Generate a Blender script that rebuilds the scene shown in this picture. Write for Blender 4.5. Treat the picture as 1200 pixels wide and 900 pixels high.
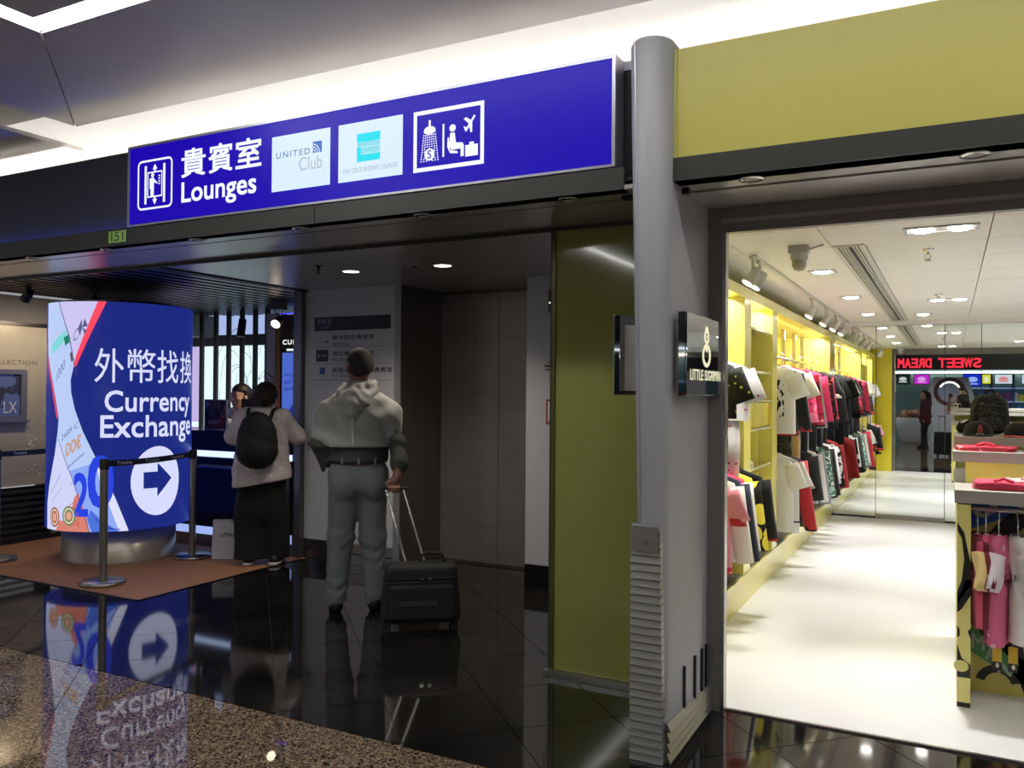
import bpy, bmesh, math, random, itertools
import numpy as np
from mathutils import Vector, Matrix

random.seed(7)
for o in list(bpy.data.objects):
    bpy.data.objects.remove(o)
SC = bpy.context.scene
COL = SC.collection
PI = math.pi

# ------------------------------------------------------------------ camera
YAW, PITCH, ROLL = math.radians(27.704), math.radians(0.470), math.radians(0.4365)
EYE = Vector((0, 0, 1.52))
_f = Vector((-math.sin(YAW) * math.cos(PITCH), math.cos(YAW) * math.cos(PITCH), math.sin(PITCH)))
_r = Vector((math.cos(YAW), math.sin(YAW), 0))
_u = _r.cross(_f)
R_AX = _r * math.cos(ROLL) + _u * math.sin(ROLL)
U_AX = _u * math.cos(ROLL) - _r * math.sin(ROLL)
cam = bpy.data.cameras.new('camera')
cam.sensor_width = 36
cam.lens = 976.7 / 1200 * 36
cam.clip_start = 0.02
camo = bpy.data.objects.new('camera', cam)
COL.objects.link(camo)
m = Matrix.Identity(4)
for i in range(3):
    m[i][0], m[i][1], m[i][2], m[i][3] = R_AX[i], U_AX[i], -_f[i], EYE[i]
camo.matrix_world = m
SC.camera = camo

# ------------------------------------------------------------------ world, exposure
w = bpy.data.worlds.new('world')
SC.world = w
w.use_nodes = True
w.node_tree.nodes['Background'].inputs[0].default_value = (0.95, 0.96, 1.0, 1)
w.node_tree.nodes['Background'].inputs[1].default_value = 0.32
SC.view_settings.view_transform = 'Standard'
SC.view_settings.look = 'None'
SC.view_settings.gamma = 1
SC.view_settings.use_curve_mapping = False
SC.view_settings.exposure = 0.0

# brightness of the place's lamps
CONCOURSE_STRIP = 26.0
COVE_TUBE = 46.0
PORTAL_LAMP = 8.0
PORTAL_SPOT = 45.0
SHOP_SPOT = 130.0
FIXTURE_LED = 12.0
SHOP_TRACK = 60.0
KIOSK_SPOT = 45.0

# ------------------------------------------------------------------ materials
def lin(h):
    if isinstance(h, str):
        h = h.lstrip('#')
        c = [int(h[i:i + 2], 16) / 255 for i in (0, 2, 4)]
    else:
        c = [x / 255 for x in h]
    return [x / 12.92 if x <= 0.04045 else ((x + 0.055) / 1.055) ** 2.4 for x in c] + [1]

_mc = {}
def M(name, col='#808080', rough=0.5, metal=0.0, emit=None, es=1.0, var=0.0, scale=8.0, bump=0.0, bscale=60.0, spec=0.5, coat=0.0, stretch=(1, 1, 1), sheen=0.0, alpha=1.0, trans=0.0):
    if name in _mc:
        return _mc[name]
    mt = bpy.data.materials.new(name)
    mt.use_nodes = True
    nt = mt.node_tree
    b = nt.nodes['Principled BSDF']
    c = lin(col)
    b.inputs['Base Color'].default_value = c
    b.inputs['Roughness'].default_value = rough
    b.inputs['Metallic'].default_value = metal
    b.inputs['Specular IOR Level'].default_value = spec
    b.inputs['Coat Weight'].default_value = coat
    b.inputs['Coat Roughness'].default_value = 0.03
    b.inputs['Sheen Weight'].default_value = sheen
    b.inputs['Alpha'].default_value = alpha
    b.inputs['Transmission Weight'].default_value = trans
    if emit is not None:
        b.inputs['Emission Color'].default_value = lin(emit)
        b.inputs['Emission Strength'].default_value = es
    if var or bump:
        tc = nt.nodes.new('ShaderNodeTexCoord')
        mp = nt.nodes.new('ShaderNodeMapping')
        mp.inputs['Scale'].default_value = stretch
        nt.links.new(tc.outputs['Object'], mp.inputs[0])
    if var:
        n = nt.nodes.new('ShaderNodeTexNoise')
        n.inputs['Scale'].default_value = scale
        n.inputs['Detail'].default_value = 6
        nt.links.new(mp.outputs[0], n.inputs['Vector'])
        mx = nt.nodes.new('ShaderNodeMix')
        mx.data_type = 'RGBA'
        mx.inputs['A'].default_value = [x * (1 - var) for x in c[:3]] + [1]
        mx.inputs['B'].default_value = [min(1, x * (1 + var)) for x in c[:3]] + [1]
        nt.links.new(n.outputs['Fac'], mx.inputs['Factor'])
        nt.links.new(mx.outputs['Result'], b.inputs['Base Color'])
    if bump:
        n2 = nt.nodes.new('ShaderNodeTexNoise')
        n2.inputs['Scale'].default_value = bscale
        n2.inputs['Detail'].default_value = 4
        nt.links.new(mp.outputs[0], n2.inputs['Vector'])
        bp = nt.nodes.new('ShaderNodeBump')
        bp.inputs['Strength'].default_value = bump
        bp.inputs['Distance'].default_value = 0.01
        nt.links.new(n2.outputs['Fac'], bp.inputs['Height'])
        nt.links.new(bp.outputs[0], b.inputs['Normal'])
    _mc[name] = mt
    return mt

def ramp_mat(name, stops, scale=20, kind='voronoi', rough=0.7, stretch=(1, 1, 1), spec=0.3, emit=0.0, coat=0.0, interp='CONSTANT', detail=4, bump=0.0):
    """print or stone: a cellular / noise texture through a colour ramp"""
    if name in _mc:
        return _mc[name]
    mt = bpy.data.materials.new(name)
    mt.use_nodes = True
    nt = mt.node_tree
    b = nt.nodes['Principled BSDF']
    b.inputs['Roughness'].default_value = rough
    b.inputs['Specular IOR Level'].default_value = spec
    b.inputs['Coat Weight'].default_value = coat
    tc = nt.nodes.new('ShaderNodeTexCoord')
    mp = nt.nodes.new('ShaderNodeMapping')
    mp.inputs['Scale'].default_value = stretch
    nt.links.new(tc.outputs['Object'], mp.inputs[0])
    rp = nt.nodes.new('ShaderNodeValToRGB')
    rp.color_ramp.interpolation = interp
    if kind == 'voronoi':
        t = nt.nodes.new('ShaderNodeTexVoronoi')
        t.inputs['Scale'].default_value = scale
        out = t.outputs['Distance']
    elif kind == 'cells':
        t = nt.nodes.new('ShaderNodeTexVoronoi')
        t.inputs['Scale'].default_value = scale
        sp = nt.nodes.new('ShaderNodeSeparateColor')
        nt.links.new(t.outputs['Color'], sp.inputs[0])
        out = sp.outputs[0]
    elif kind == 'wave':
        t = nt.nodes.new('ShaderNodeTexWave')
        t.inputs['Scale'].default_value = scale
        t.inputs['Distortion'].default_value = detail
        out = t.outputs['Fac']
    else:
        t = nt.nodes.new('ShaderNodeTexNoise')
        t.inputs['Scale'].default_value = scale
        t.inputs['Detail'].default_value = detail
        out = t.outputs['Fac']
    nt.links.new(mp.outputs[0], t.inputs['Vector'])
    nt.links.new(out, rp.inputs[0])
    el = rp.color_ramp.elements
    while len(el) < len(stops):
        el.new(0.5)
    for e, (p, c) in zip(el, stops):
        e.position = p
        e.color = lin(c)
    nt.links.new(rp.outputs[0], b.inputs['Base Color'])
    if emit:
        nt.links.new(rp.outputs[0], b.inputs['Emission Color'])
        b.inputs['Emission Strength'].default_value = emit
    if bump:
        bp = nt.nodes.new('ShaderNodeBump')
        bp.inputs['Strength'].default_value = bump
        bp.inputs['Distance'].default_value = 0.004
        nt.links.new(out, bp.inputs['Height'])
        nt.links.new(bp.outputs[0], b.inputs['Normal'])
    _mc[name] = mt
    return mt

def glow(name, col, s=1.0):
    return M(name, '#050505' if s else col, rough=0.35, emit=col, es=s, spec=0.2)

# ------------------------------------------------------------------ objects
INV = {}
def tag(o, label=None, cat=None, group=None, kind=None):
    if label: o['label'] = label
    if cat: o['category'] = cat
    if group: o['group'] = group
    if kind: o['kind'] = kind
    return o

def thing(name, label, cat, loc=(0, 0, 0), rz=0.0, group=None):
    o = bpy.data.objects.new(name, None)
    o.empty_display_size = 0.1
    COL.objects.link(o)
    mw = Matrix.Translation(Vector(loc)) @ Matrix.Rotation(rz, 4, 'Z')
    o.matrix_world = mw
    INV[o.name] = mw.inverted()
    return tag(o, label, cat, group)

class MB:
    """collects polygons into one mesh"""
    def __init__(self):
        self.v, self.f, self.mi, self.cur, self.sm = [], [], [], 0, []
        self.smooth = False
    def add(self, vs, fs):
        n = len(self.v)
        self.v += [tuple(p) for p in vs]
        for f in fs:
            self.f.append([n + i for i in f]); self.mi.append(self.cur); self.sm.append(self.smooth)
        return self
    def box(self, x0, y0, z0, x1, y1, z1):
        return self.add([(x0, y0, z0), (x1, y0, z0), (x1, y1, z0), (x0, y1, z0), (x0, y0, z1), (x1, y0, z1), (x1, y1, z1), (x0, y1, z1)],
                        [(0, 3, 2, 1), (4, 5, 6, 7), (0, 1, 5, 4), (1, 2, 6, 5), (2, 3, 7, 6), (3, 0, 4, 7)])
    def obox(self, c, s, rot):
        x, y, z = [k / 2 for k in s]
        vs = [Vector(c) + rot @ Vector((a * x, b * y, d * z)) for a, b, d in ((-1, -1, -1), (1, -1, -1), (1, 1, -1), (-1, 1, -1), (-1, -1, 1), (1, -1, 1), (1, 1, 1), (-1, 1, 1))]
        return self.add(vs, [(0, 3, 2, 1), (4, 5, 6, 7), (0, 1, 5, 4), (1, 2, 6, 5), (2, 3, 7, 6), (3, 0, 4, 7)])
    def loft(self, rings, cap0=True, cap1=True, closed=True):
        n = len(rings[0]); vs = [p for r in rings for p in r]; fs = []
        for k in range(len(rings) - 1):
            for i in range(n if closed else n - 1):
                j = (i + 1) % n
                fs.append((k * n + i, k * n + j, (k + 1) * n + j, (k + 1) * n + i))
        if cap0: fs.append(tuple(reversed(range(n))))
        if cap1: fs.append(tuple(range((len(rings) - 1) * n, len(rings) * n)))
        return self.add(vs, fs)
    def cyl(self, p0, p1, r0, r1=None, n=14, cap=True):
        return self.tube([p0, p1], [r0, r0 if r1 is None else r1], n, cap)
    def tube(self, pts, r, n=8, cap=True):
        pts = [Vector(p) for p in pts]
        rs = r if isinstance(r, (list, tuple)) else [r] * len(pts)
        rings = []; up = None
        for i, p in enumerate(pts):
            d = (pts[min(i + 1, len(pts) - 1)] - pts[max(i - 1, 0)]).normalized()
            if up is None:
                up = Vector((0, 0, 1)) if abs(d.z) < 0.9 else Vector((1, 0, 0))
            a = d.cross(up).normalized(); b = a.cross(d).normalized(); up = b
            rings.append([p + (a * math.cos(2 * PI * k / n) + b * math.sin(2 * PI * k / n)) * rs[i] for k in range(n)])
        old = self.smooth; self.smooth = True
        self.loft(rings, False, False)
        self.smooth = old
        if cap:
            self.add(rings[0], [tuple(range(n))]); self.add(rings[-1], [tuple(reversed(range(n)))])
        return self
    def lathe(self, prof, c=(0, 0, 0), n=24):
        rings = [[(c[0] + r * math.cos(2 * PI * k / n), c[1] + r * math.sin(2 * PI * k / n), c[2] + z) for k in range(n)] for r, z in prof]
        old = self.smooth; self.smooth = True
        self.loft(rings, False, False)
        self.smooth = old
        if abs(prof[0][0] - prof[-1][0]) < 1e-6 and len(prof) > 3: self.loft([rings[-1], rings[0]], False, False)   # a closed ring
        else: self.add(rings[0], [tuple(reversed(range(n)))]); self.add(rings[-1], [tuple(range(n))])
        return self
    def prism(self, poly, mp, d0, d1):
        """2D polygon (u, v) extruded between two depths through mp(u, v, d)"""
        return self.loft([[mp(u, v, d0) for u, v in poly], [mp(u, v, d1) for u, v in poly]])
    def build(self, name, mats, parent=None, world=True, bevel=0.0, seg=2, solid=0.0):
        me = bpy.data.meshes.new(name)
        vs = self.v
        off = None
        if parent is not None:
            rt = parent
            while rt.parent is not None: rt = rt.parent
            iv = INV.get(rt.name)
            if world and iv is not None:
                vs = [iv @ Vector(p) for p in vs]
        else:
            xs, ys, zs = zip(*vs)
            off = Vector(((min(xs) + max(xs)) / 2, (min(ys) + max(ys)) / 2, min(zs)))
            vs = [Vector(p) - off for p in vs]
        me.from_pydata([tuple(p) for p in vs], [], self.f)
        for mt in (mats if isinstance(mats, (list, tuple)) else [mats]):
            me.materials.append(mt)
        me.polygons.foreach_set('material_index', self.mi)
        me.polygons.foreach_set('use_smooth', self.sm)
        me.update()
        bm = bmesh.new(); bm.from_mesh(me)
        bmesh.ops.recalc_face_normals(bm, faces=bm.faces)
        bm.to_mesh(me); bm.free()
        o = bpy.data.objects.new(name, me)
        COL.objects.link(o)
        if parent is not None: o.parent = parent
        elif off is not None:
            o.location = off
            INV[o.name] = Matrix.Translation(off).inverted()
        if bevel:
            b = o.modifiers.new('bevel', 'BEVEL'); b.width = bevel; b.segments = seg; b.limit_method = 'ANGLE'
        if solid:
            s = o.modifiers.new('solid', 'SOLIDIFY'); s.thickness = solid; s.offset = 0
        return o

def box(name, x0, y0, z0, x1, y1, z1, mat, parent=None, bevel=0.0, world=True):
    return MB().box(x0, y0, z0, x1, y1, z1).build(name, mat, parent, world, bevel)
def struct(o):
    o['kind'] = 'structure'; return o
def copy_tree(o, parent=None):
    c = o.copy(); COL.objects.link(c)
    if parent is not None: c.parent = parent
    for ch in list(o.children): copy_tree(ch, c)
    return c

# planes that carry flat print:  (u, v, depth off the surface) -> world point
def plane_y(y):            # a face that looks towards -y
    return lambda u, v, d: (u, y - d, v)
def plane_yb(y):           # a face that looks towards +y; u grows to the reader's right (-x)
    return lambda u, v, d: (-u, y + d, v)
def plane_x(x):            # a face that looks towards +x; u = y
    return lambda u, v, d: (x + d, u, v)

def glyphs(s, bold=0.0, spacing=1.0):
    cu = bpy.data.curves.new('text', 'FONT')
    cu.body = s; cu.size = 1; cu.offset = bold; cu.space_character = spacing; cu.resolution_u = 3
    o = bpy.data.objects.new('text', cu)
    COL.objects.link(o)
    dg = bpy.context.evaluated_depsgraph_get()
    e = o.evaluated_get(dg)
    me = e.to_mesh()
    vs = [(p.co.x, p.co.y) for p in me.vertices]; fs = [list(p.vertices) for p in me.polygons]
    e.to_mesh_clear()
    bpy.data.objects.remove(o); bpy.data.curves.remove(cu)
    return vs, fs

def text(s, rect, mp, name, mat, parent, bold=0.0, depth=0.0015, thick=0.0, spacing=1.0, slice_u=None, keep=False):
    """lettering filling rect = (u0, v0, u1, v1)"""
    vs, fs = glyphs(s, 0.0, spacing)
    us, ws = [p[0] for p in vs], [p[1] for p in vs]
    a0, a1, b0, b1 = min(us), max(us), min(ws), max(ws)
    u0, v0, u1, v1 = rect
    if keep: u1 = u0 + (a1 - a0) / (b1 - b0) * (v1 - v0)
    P = [(u0 + (x - a0) / (a1 - a0) * (u1 - u0), v0 + (y - b0) / (b1 - b0) * (v1 - v0)) for x, y in vs]
    mb = MB()
    if bold:                                    # heavier strokes: the outline laid down five times, slightly shifted
        e = bold * (v1 - v0) / (b1 - b0) * .9
        for q, (du, dv) in enumerate(((0, 0), (-e, -e), (e, -e), (e, e), (-e, e))):
            flat(mb, [(x + du, y + dv) for x, y in P], fs, mp, depth + q * 1e-5, slice_u, thick)
    else:
        flat(mb, P, fs, mp, depth, slice_u, thick)
    return mb.build(name, mat, parent)

def flat(mb, P, fs, mp, depth, slice_u=None, thick=0.0):
    if slice_u or thick:
        bm = bmesh.new()
        bv = [bm.verts.new((x, y, 0)) for x, y in P]
        for f in fs:
            try: bm.faces.new([bv[i] for i in f])
            except ValueError: pass
        if slice_u:
            lo, hi = min(p[0] for p in P), max(p[0] for p in P)
            k = math.floor(lo / slice_u) * slice_u
            while k < hi:
                bmesh.ops.bisect_plane(bm, geom=bm.verts[:] + bm.edges[:] + bm.faces[:], plane_co=(k, 0, 0), plane_no=(1, 0, 0))
                k += slice_u
        if thick:
            r = bmesh.ops.extrude_face_region(bm, geom=bm.faces[:])
            for g in r['geom']:
                if isinstance(g, bmesh.types.BMVert): g.co.z += thick
        bm.verts.index_update()
        mb.add([mp(v.co.x, v.co.y, depth + v.co.z) for v in bm.verts], [[v.index for v in f.verts] for f in bm.faces])
        bm.free()
    else:
        mb.add([mp(x, y, depth) for x, y in P], fs)

def tri(poly):
    from mathutils.geometry import tessellate_polygon
    return [list(t) for t in tessellate_polygon([[Vector((x, y, 0)) for x, y in poly]])]

class Flat:
    """flat print made of 2D shapes"""
    def __init__(s, mp, slice_u=None): s.mp, s.mb, s.su = mp, MB(), slice_u
    def poly(s, pts, d=0.0015):
        flat(s.mb, pts, tri(pts), s.mp, d, s.su); return s
    def rect(s, u0, v0, u1, v1, d=0.0015): return s.poly([(u0, v0), (u1, v0), (u1, v1), (u0, v1)], d)
    def disc(s, u, v, ru, rv=None, d=0.0015, n=24):
        rv = ru if rv is None else rv
        return s.poly([(u + ru * math.cos(2 * PI * k / n), v + rv * math.sin(2 * PI * k / n)) for k in range(n)], d)
    def line(s, pts, w, d=0.0015):
        for (a, b), (c, e) in zip(pts, pts[1:]):
            l = math.hypot(c - a, e - b) or 1; nx, ny = -(e - b) / l * w / 2, (c - a) / l * w / 2
            ex, ey = (c - a) / l * w * 0.3, (e - b) / l * w * 0.3
            s.poly([(a + nx - ex, b + ny - ey), (c + nx + ex, e + ny + ey), (c - nx + ex, e - ny + ey), (a - nx - ex, b - ny - ey)], d)
        return s
    def frame(s, u0, v0, u1, v1, w, d=0.0015):
        return s.rect(u0, v0, u1, v0 + w, d).rect(u0, v1 - w, u1, v1, d).rect(u0, v0 + w, u0 + w, v1 - w, d).rect(u1 - w, v0 + w, u1, v1 - w, d)
    def ring(s, u, v, r0, r1, a0=0, a1=2 * PI, n=28, d=0.0015, q=1.0):
        for k in range(n):
            p, t = a0 + (a1 - a0) * k / n, a0 + (a1 - a0) * (k + 1) / n
            s.poly([(u + r0 * q * math.cos(p), v + r0 * math.sin(p)), (u + r1 * q * math.cos(p), v + r1 * math.sin(p)), (u + r1 * q * math.cos(t), v + r1 * math.sin(t)), (u + r0 * q * math.cos(t), v + r0 * math.sin(t))], d)
        return s
    def build(s, name, mat, parent): return s.mb.build(name, mat, parent)

def spot(name, loc, target, watts, size_deg, col='#ffffff', parent=None, blend=0.6, radius=0.05):
    l = bpy.data.lights.new(name, 'SPOT')
    l.energy = watts; l.spot_size = math.radians(size_deg); l.spot_blend = blend
    l.color = lin(col)[:3]; l.shadow_soft_size = radius
    o = bpy.data.objects.new(name, l); COL.objects.link(o)
    q = (Vector(target) - Vector(loc)).to_track_quat('-Z', 'Y').to_matrix().to_4x4()
    o.matrix_world = Matrix.Translation(Vector(loc)) @ q
    if parent is not None:
        o.parent = parent
        o.matrix_parent_inverse = INV.get(parent.name, Matrix.Identity(4))
    return o

# ------------------------------------------------------------------ palette
m_steel = M('brushed_steel', '#a8a6a2', 0.28, 1.0, bump=0.05, bscale=30, stretch=(1, 1, 40))
m_dsteel = M('dark_steel', '#4b4846', 0.3, 1.0, var=0.15, scale=3, stretch=(1, 1, 12))
m_door = M('lift_door_steel', '#a19e9a', 0.36, 0.7, var=0.15, scale=2, stretch=(1, 1, 8))
m_soffit = M('dark_soffit_metal', '#b5b1ab', 0.3, 0.55)
m_charcoal = M('charcoal_metal', '#363734', 0.45, 0.2)
m_black = M('matt_black', '#0b0b0c', 0.55)
m_gblack = M('gloss_black', '#060607', 0.06, coat=0.5)
m_white = M('white_paint', '#bfc0c6', 0.55)
m_wwhite = M('warm_white_plaster', '#ece9e4', 0.8)
m_grey = M('grey_panel', '#bab7b2', 0.5, 0.0, var=0.04, scale=1.2)
m_pillar = M('grey_enamel_panel', '#98989d', 0.5)
m_olive = M('olive_green_glass', '#8b8e4c', 0.08, coat=0.3)
m_fascia = M('olive_fascia_paint', '#b9b25a', 0.4)
m_chrome = M('chrome', '#d8d8d8', 0.12, 1.0)
m_rubber = M('black_rubber', '#101010', 0.7)
m_navy = M('navy_laminate', '#10131f', 0.3)
m_brown = M('brown_carpet', '#a06f4e', 0.6, var=0.12, scale=3, bump=0.1, bscale=200)
m_wood = M('dark_walnut', '#4a2f20', 0.4, var=0.3, scale=4, stretch=(6, 6, 0.6))
m_yel = M('pale_yellow_lacquer', '#ecd93c', 0.2, coat=0.3)
m_yel2 = M('golden_yellow_lacquer', '#d8b83c', 0.2, coat=0.3)
m_yelw = M('cream_yellow_lacquer', '#f4e878', 0.2, coat=0.4)
m_clearsh = M('clear_shelf_edge', '#f3efb4', 0.1, coat=0.5)
# ================================================================== SETTING
# ---- floors
def marble(name, stops, **k):
    return ramp_mat(name, stops, kind='noise', interp='LINEAR', **k)
m_darktile = marble('dark_polished_marble', [(0.3, '#100f0e'), (0.55, '#1b1917'), (0.66, '#252220'), (0.70, '#4a4641'), (0.72, '#1e1c1a')], scale=2.2, rough=0.06, spec=0.7, detail=8)
m_granite = ramp_mat('speckled_granite', [(0.0, '#241d18'), (0.16, '#5a4b3d'), (0.42, '#816e5a'), (0.7, '#6c5c4b'), (0.86, '#9c8a75')], scale=115, kind='cells', rough=0.022, spec=0.6)
m_joint = M('floor_joint', '#6b665e', 0.5)
floor = struct(box('floor', -11, -9, -0.06, 6, 9, -0.012, m_joint))
GR, DK = 2.948, 4.022

def clip_poly(poly, x0, y0, x1, y1):
    def cut(p, ax, v, keep_gt):
        out = []
        for i in range(len(p)):
            a, b = p[i], p[(i + 1) % len(p)]
            ia = (a[ax] >= v) if keep_gt else (a[ax] <= v); ib = (b[ax] >= v) if keep_gt else (b[ax] <= v)
            if ia: out.append(a)
            if ia != ib:
                t = (v - a[ax]) / (b[ax] - a[ax]); out.append((a[0] + t * (b[0] - a[0]), a[1] + t * (b[1] - a[1])))
        return out
    for ax, v, g in ((0, x0, True), (0, x1, False), (1, y0, True), (1, y1, False)):
        poly = cut(poly, ax, v, g)
        if len(poly) < 3: return []
    return poly

def diag_tiles(regions, mat, size=0.5, gap=0.003, s0=0.885, d0=4.36):
    st = size * math.sqrt(2)
    h = st / 2 - gap
    mn, mx = -14, 14
    for a in range(-22, 22):
        for b in range(-22, 22):
            s, d = s0 + st * (a + 0.5), d0 + st * (b + 0.5)      # x+y , y-x
            cx, cy = (s - d) / 2, (s + d) / 2
            p = [(cx + h, cy), (cx, cy + h), (cx - h, cy), (cx, cy - h)]
            for rg in regions:
                q = clip_poly(p, *rg)
                if len(q) < 3: continue
                ar = abs(sum(q[i][0] * q[(i + 1) % len(q)][1] - q[(i + 1) % len(q)][0] * q[i][1] for i in range(len(q)))) / 2
                if ar < 0.004: continue
                MB().prism(q, lambda u, v, dd: (u, v, dd), -0.012, 0.0).build('tile', mat, floor)
diag_tiles([(-5.118, GR + .003, -1.9, 5.80), (-7.4, GR + .003, -5.118, 4.034), (-1.9, GR + .003, 1.4, 4.020)], m_darktile)
diag_tiles([(-5.8, 1.4, -0.4, GR - .003)], m_granite)
for x0, y0, x1, y1, mt in ((-11, -9, 6, 1.397, m_granite), (-11, 1.4, -5.803, GR - .003, m_granite), (-.397, 1.4, 6, GR - .003, m_granite),
                           (-11, GR + .003, -7.403, 4.034, m_darktile), (1.403, GR + .003, 6, 4.034, m_darktile), (-4.15, 5.803, -2.92, 6.5, m_darktile)):
    box('tile', x0, y0, -.012, x1, y1, 0, mt, floor)
# kiosk carpet and its metal edge
carpet = struct(box('floor', -11, 4.05, -0.012, -5.135, 9, 0.004, m_brown))
e = MB(); e.box(-11, 4.036, -.012, -5.12, 4.05, .006); e.box(-5.135, 4.036, -.012, -5.12, 5.75, .006); e.build('edge_strip', m_dsteel, carpet)
# shop floor
m_shopfloor = M('white_resin_floor', '#e9e9e6', 0.28, spec=0.4, var=0.03, scale=1.5)
sf = struct(box('floor', -1.876, 4.04, -0.012, 5, 11.2, 0.004, m_shopfloor))
box('threshold', -1.0, 4.022, -.012, 5, 4.04, .008, m_steel, sf)

# ---- concourse ceiling: raised tray with a light slot
ZC = 3.35
ceil = struct(box('ceiling', -11, -9, ZC + .12, 6, 3.735, ZC + .16, m_grey))
def cpanel(pts, name='panel'):
    MB().prism(pts, lambda u, v, d: (u, v, d), ZC, ZC + .03).build(name, m_grey, ceil)
XO, YO, XI, YI, SW = -5.43, 3.735, -4.16, 2.665, 0.13
XR, YB = 2.5, -6.0  # right arm of the slot is unseen, brought in to brighten the pillar side
g = .004
cpanel([(XO, YO), (XI, YI), (-1.2, YI), (-1.2, YO)]); cpanel([(-1.2 + g, YO), (-1.2 + g, YI), (XR, YI), (XR + 1.2, YO)])
cpanel([(XO, YO - .012), (XI, YI - .012), (XI, YB), (XO, YB - 1)])
cpanel([(XI + SW, YI - SW), (-0.6, YI - SW), (-0.6, YB), (XI + SW, YB)])
cpanel([(-0.6 + g, YI - SW), (XR - SW, YI - SW), (XR - SW, YB), (-0.6 + g, YB)])
cpanel([(XR, YI - g), (XR + 1.2, YO - g), (XR + 1.2, YB - 1), (XR, YB)])
m_strip = glow('ceiling_strip_light', '#fbf9f6', CONCOURSE_STRIP)
st = MB(); st.box(XI, YI - SW, ZC + .02, XR, YI, ZC + .05); st.box(XI, YB, ZC + .02, XI + SW, YI - SW - .001, ZC + .05); st.box(XR - SW, YB, ZC + .02, XR, YI - SW - .001, ZC + .05)
tag(st.build('ceiling_light', m_strip), 'white glowing light slot turning a corner in the grey ceiling', 'ceiling light')
# cove beyond the tray
wb = struct(box('wall_back', -11, 4.28, 2.45, 6, 4.36, 4.3, m_wwhite))
struct(box('ceiling', -11, 3.2, 4.3, 6, 4.36, 4.38, m_wwhite))
struct(MB().box(-8.2, -3, 3.25, -5.63, 3.93, 3.278).build('trim_1', m_grey))
m_tube = glow('cove_tube', '#fffdfa', COVE_TUBE)
struct(box('trim_1', -10.5, 3.78, 2.47, 5.5, 3.80, 3.105, m_wwhite))  # unseen baffle, added to keep direct tube light off the tray
cv = MB(); cv.box(-10.5, 3.81, 2.60, 5.5, 3.87, 2.64)
tag(cv.build('cove_light', m_tube), 'warm white cove light tube hidden behind the sign fascia', 'cove light')

# ---- left portal: black fascia, beam, soffit
XP = -1.215
bt = MB(); bt.box(-10, 3.462, 2.48, -4.468, 3.54, 2.985)
struct(bt.build('trim_2', M('black_fascia_glass', '#2e303a', 0.45)))
m_bl = glow('blue_edge_light', '#3a58ff', 15.0)
tag(box('fascia_light', -10, 3.434, 2.482, -4.47, 3.454, 2.488, m_bl), 'thin blue light line along the foot of the black fascia', 'light strip')
struct(box('trim_3', -1.305, 3.53, 2.38, -1.0, 3.56, 2.96, m_black))  # black backing added to block cove tube glare beside the sign
beam = struct(MB().box(-10, 3.42, 2.40, -4.47, 3.431, 2.506).box(-10, 3.431, 2.40, -4.47, 3.50, 2.478).box(-4.47, 3.42, 2.40, -2.99, 3.50, 2.497).box(-2.985, 3.42, 2.40, XP - .04, 3.50, 2.497).build('trim_3', m_charcoal))
sof = struct(box('ceiling', -10, 3.44, 2.44, XP, 4.07, 2.455, m_black))
for a, b in ((-10, -7.2), (-7.197, -5.0), (-4.997, -2.99), (-2.987, XP)):
    box('panel', a, 3.425, 2.40, b, 3.592, 2.42, m_soffit, sof)
    box('panel', a, 3.610, 2.40, b, 4.055, 2.42, m_soffit, sof)
box('lip', -10, 4.055, 2.378, XP, 4.075, 2.45, m_charcoal, sof)
# lobby ceiling
m_lob = M('lobby_ceiling_metal', '#b2b0ac', 0.32, 0.55)
lob = struct(box('ceiling', -5.12, 4.075, 2.43, XP, 6.5, 2.45, m_black))
for a, b in ((-5.12, -3.85), (-3.847, -2.55), (-2.547, XP)):
    box('panel', a, 4.08, 2.41, b, 6.5, 2.43, m_lob, lob)
# kiosk slat ceiling
struct(box('ceiling', -10, 4.08, 2.95, -5.12, 9, 2.97, m_black))
slc = struct(box('ceiling', -5.19, 4.08, 2.40, -5.121, 5.80, 2.50, m_black))
m_slat = M('black_ceiling_slat', '#1a1a1c', 0.35, 0.3)
for i in range(17):
    x = -5.27 - i * .155
    box('slat', x - .085, 4.085, 2.41, x, 7.7, 2.47, m_slat, slc)

def downlight_ring(name, x, y, z, label, r=.05, m_in=None, watts=0, col='#fff4e4', group=None):
    t = thing(name, label, 'downlight', (x, y, z), 0, group)
    MB().lathe([(r * .72, -.004), (r, -.004), (r * 1.05, -.001), (r * 1.05, .004), (r * .72, .004)], (x, y, z)).build('bezel', m_chrome, t)
    MB().lathe([(.001, .001), (r * .7, .001), (r * .7, .004)], (x, y, z), 18).build('lens', m_in, t)
    return t
m_off = M('unlit_lens', '#8a8a88', 0.2, 0.6)
for i, x in enumerate((-5.52, -4.75, -3.95, -3.15, -2.35, -1.55)):
    downlight_ring('soffit_downlight', x, 3.50, 2.40, ['unlit round downlight in dark soffit, first from the left', 'unlit round downlight in dark soffit near the green 151 tag', 'unlit round downlight in dark soffit below the lift pictogram', 'unlit round downlight in dark soffit below the first white logo', 'unlit round downlight in dark soffit below the shower pictogram', 'unlit round downlight in dark soffit nearest the grey pillar'][i], .048, m_off)

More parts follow.
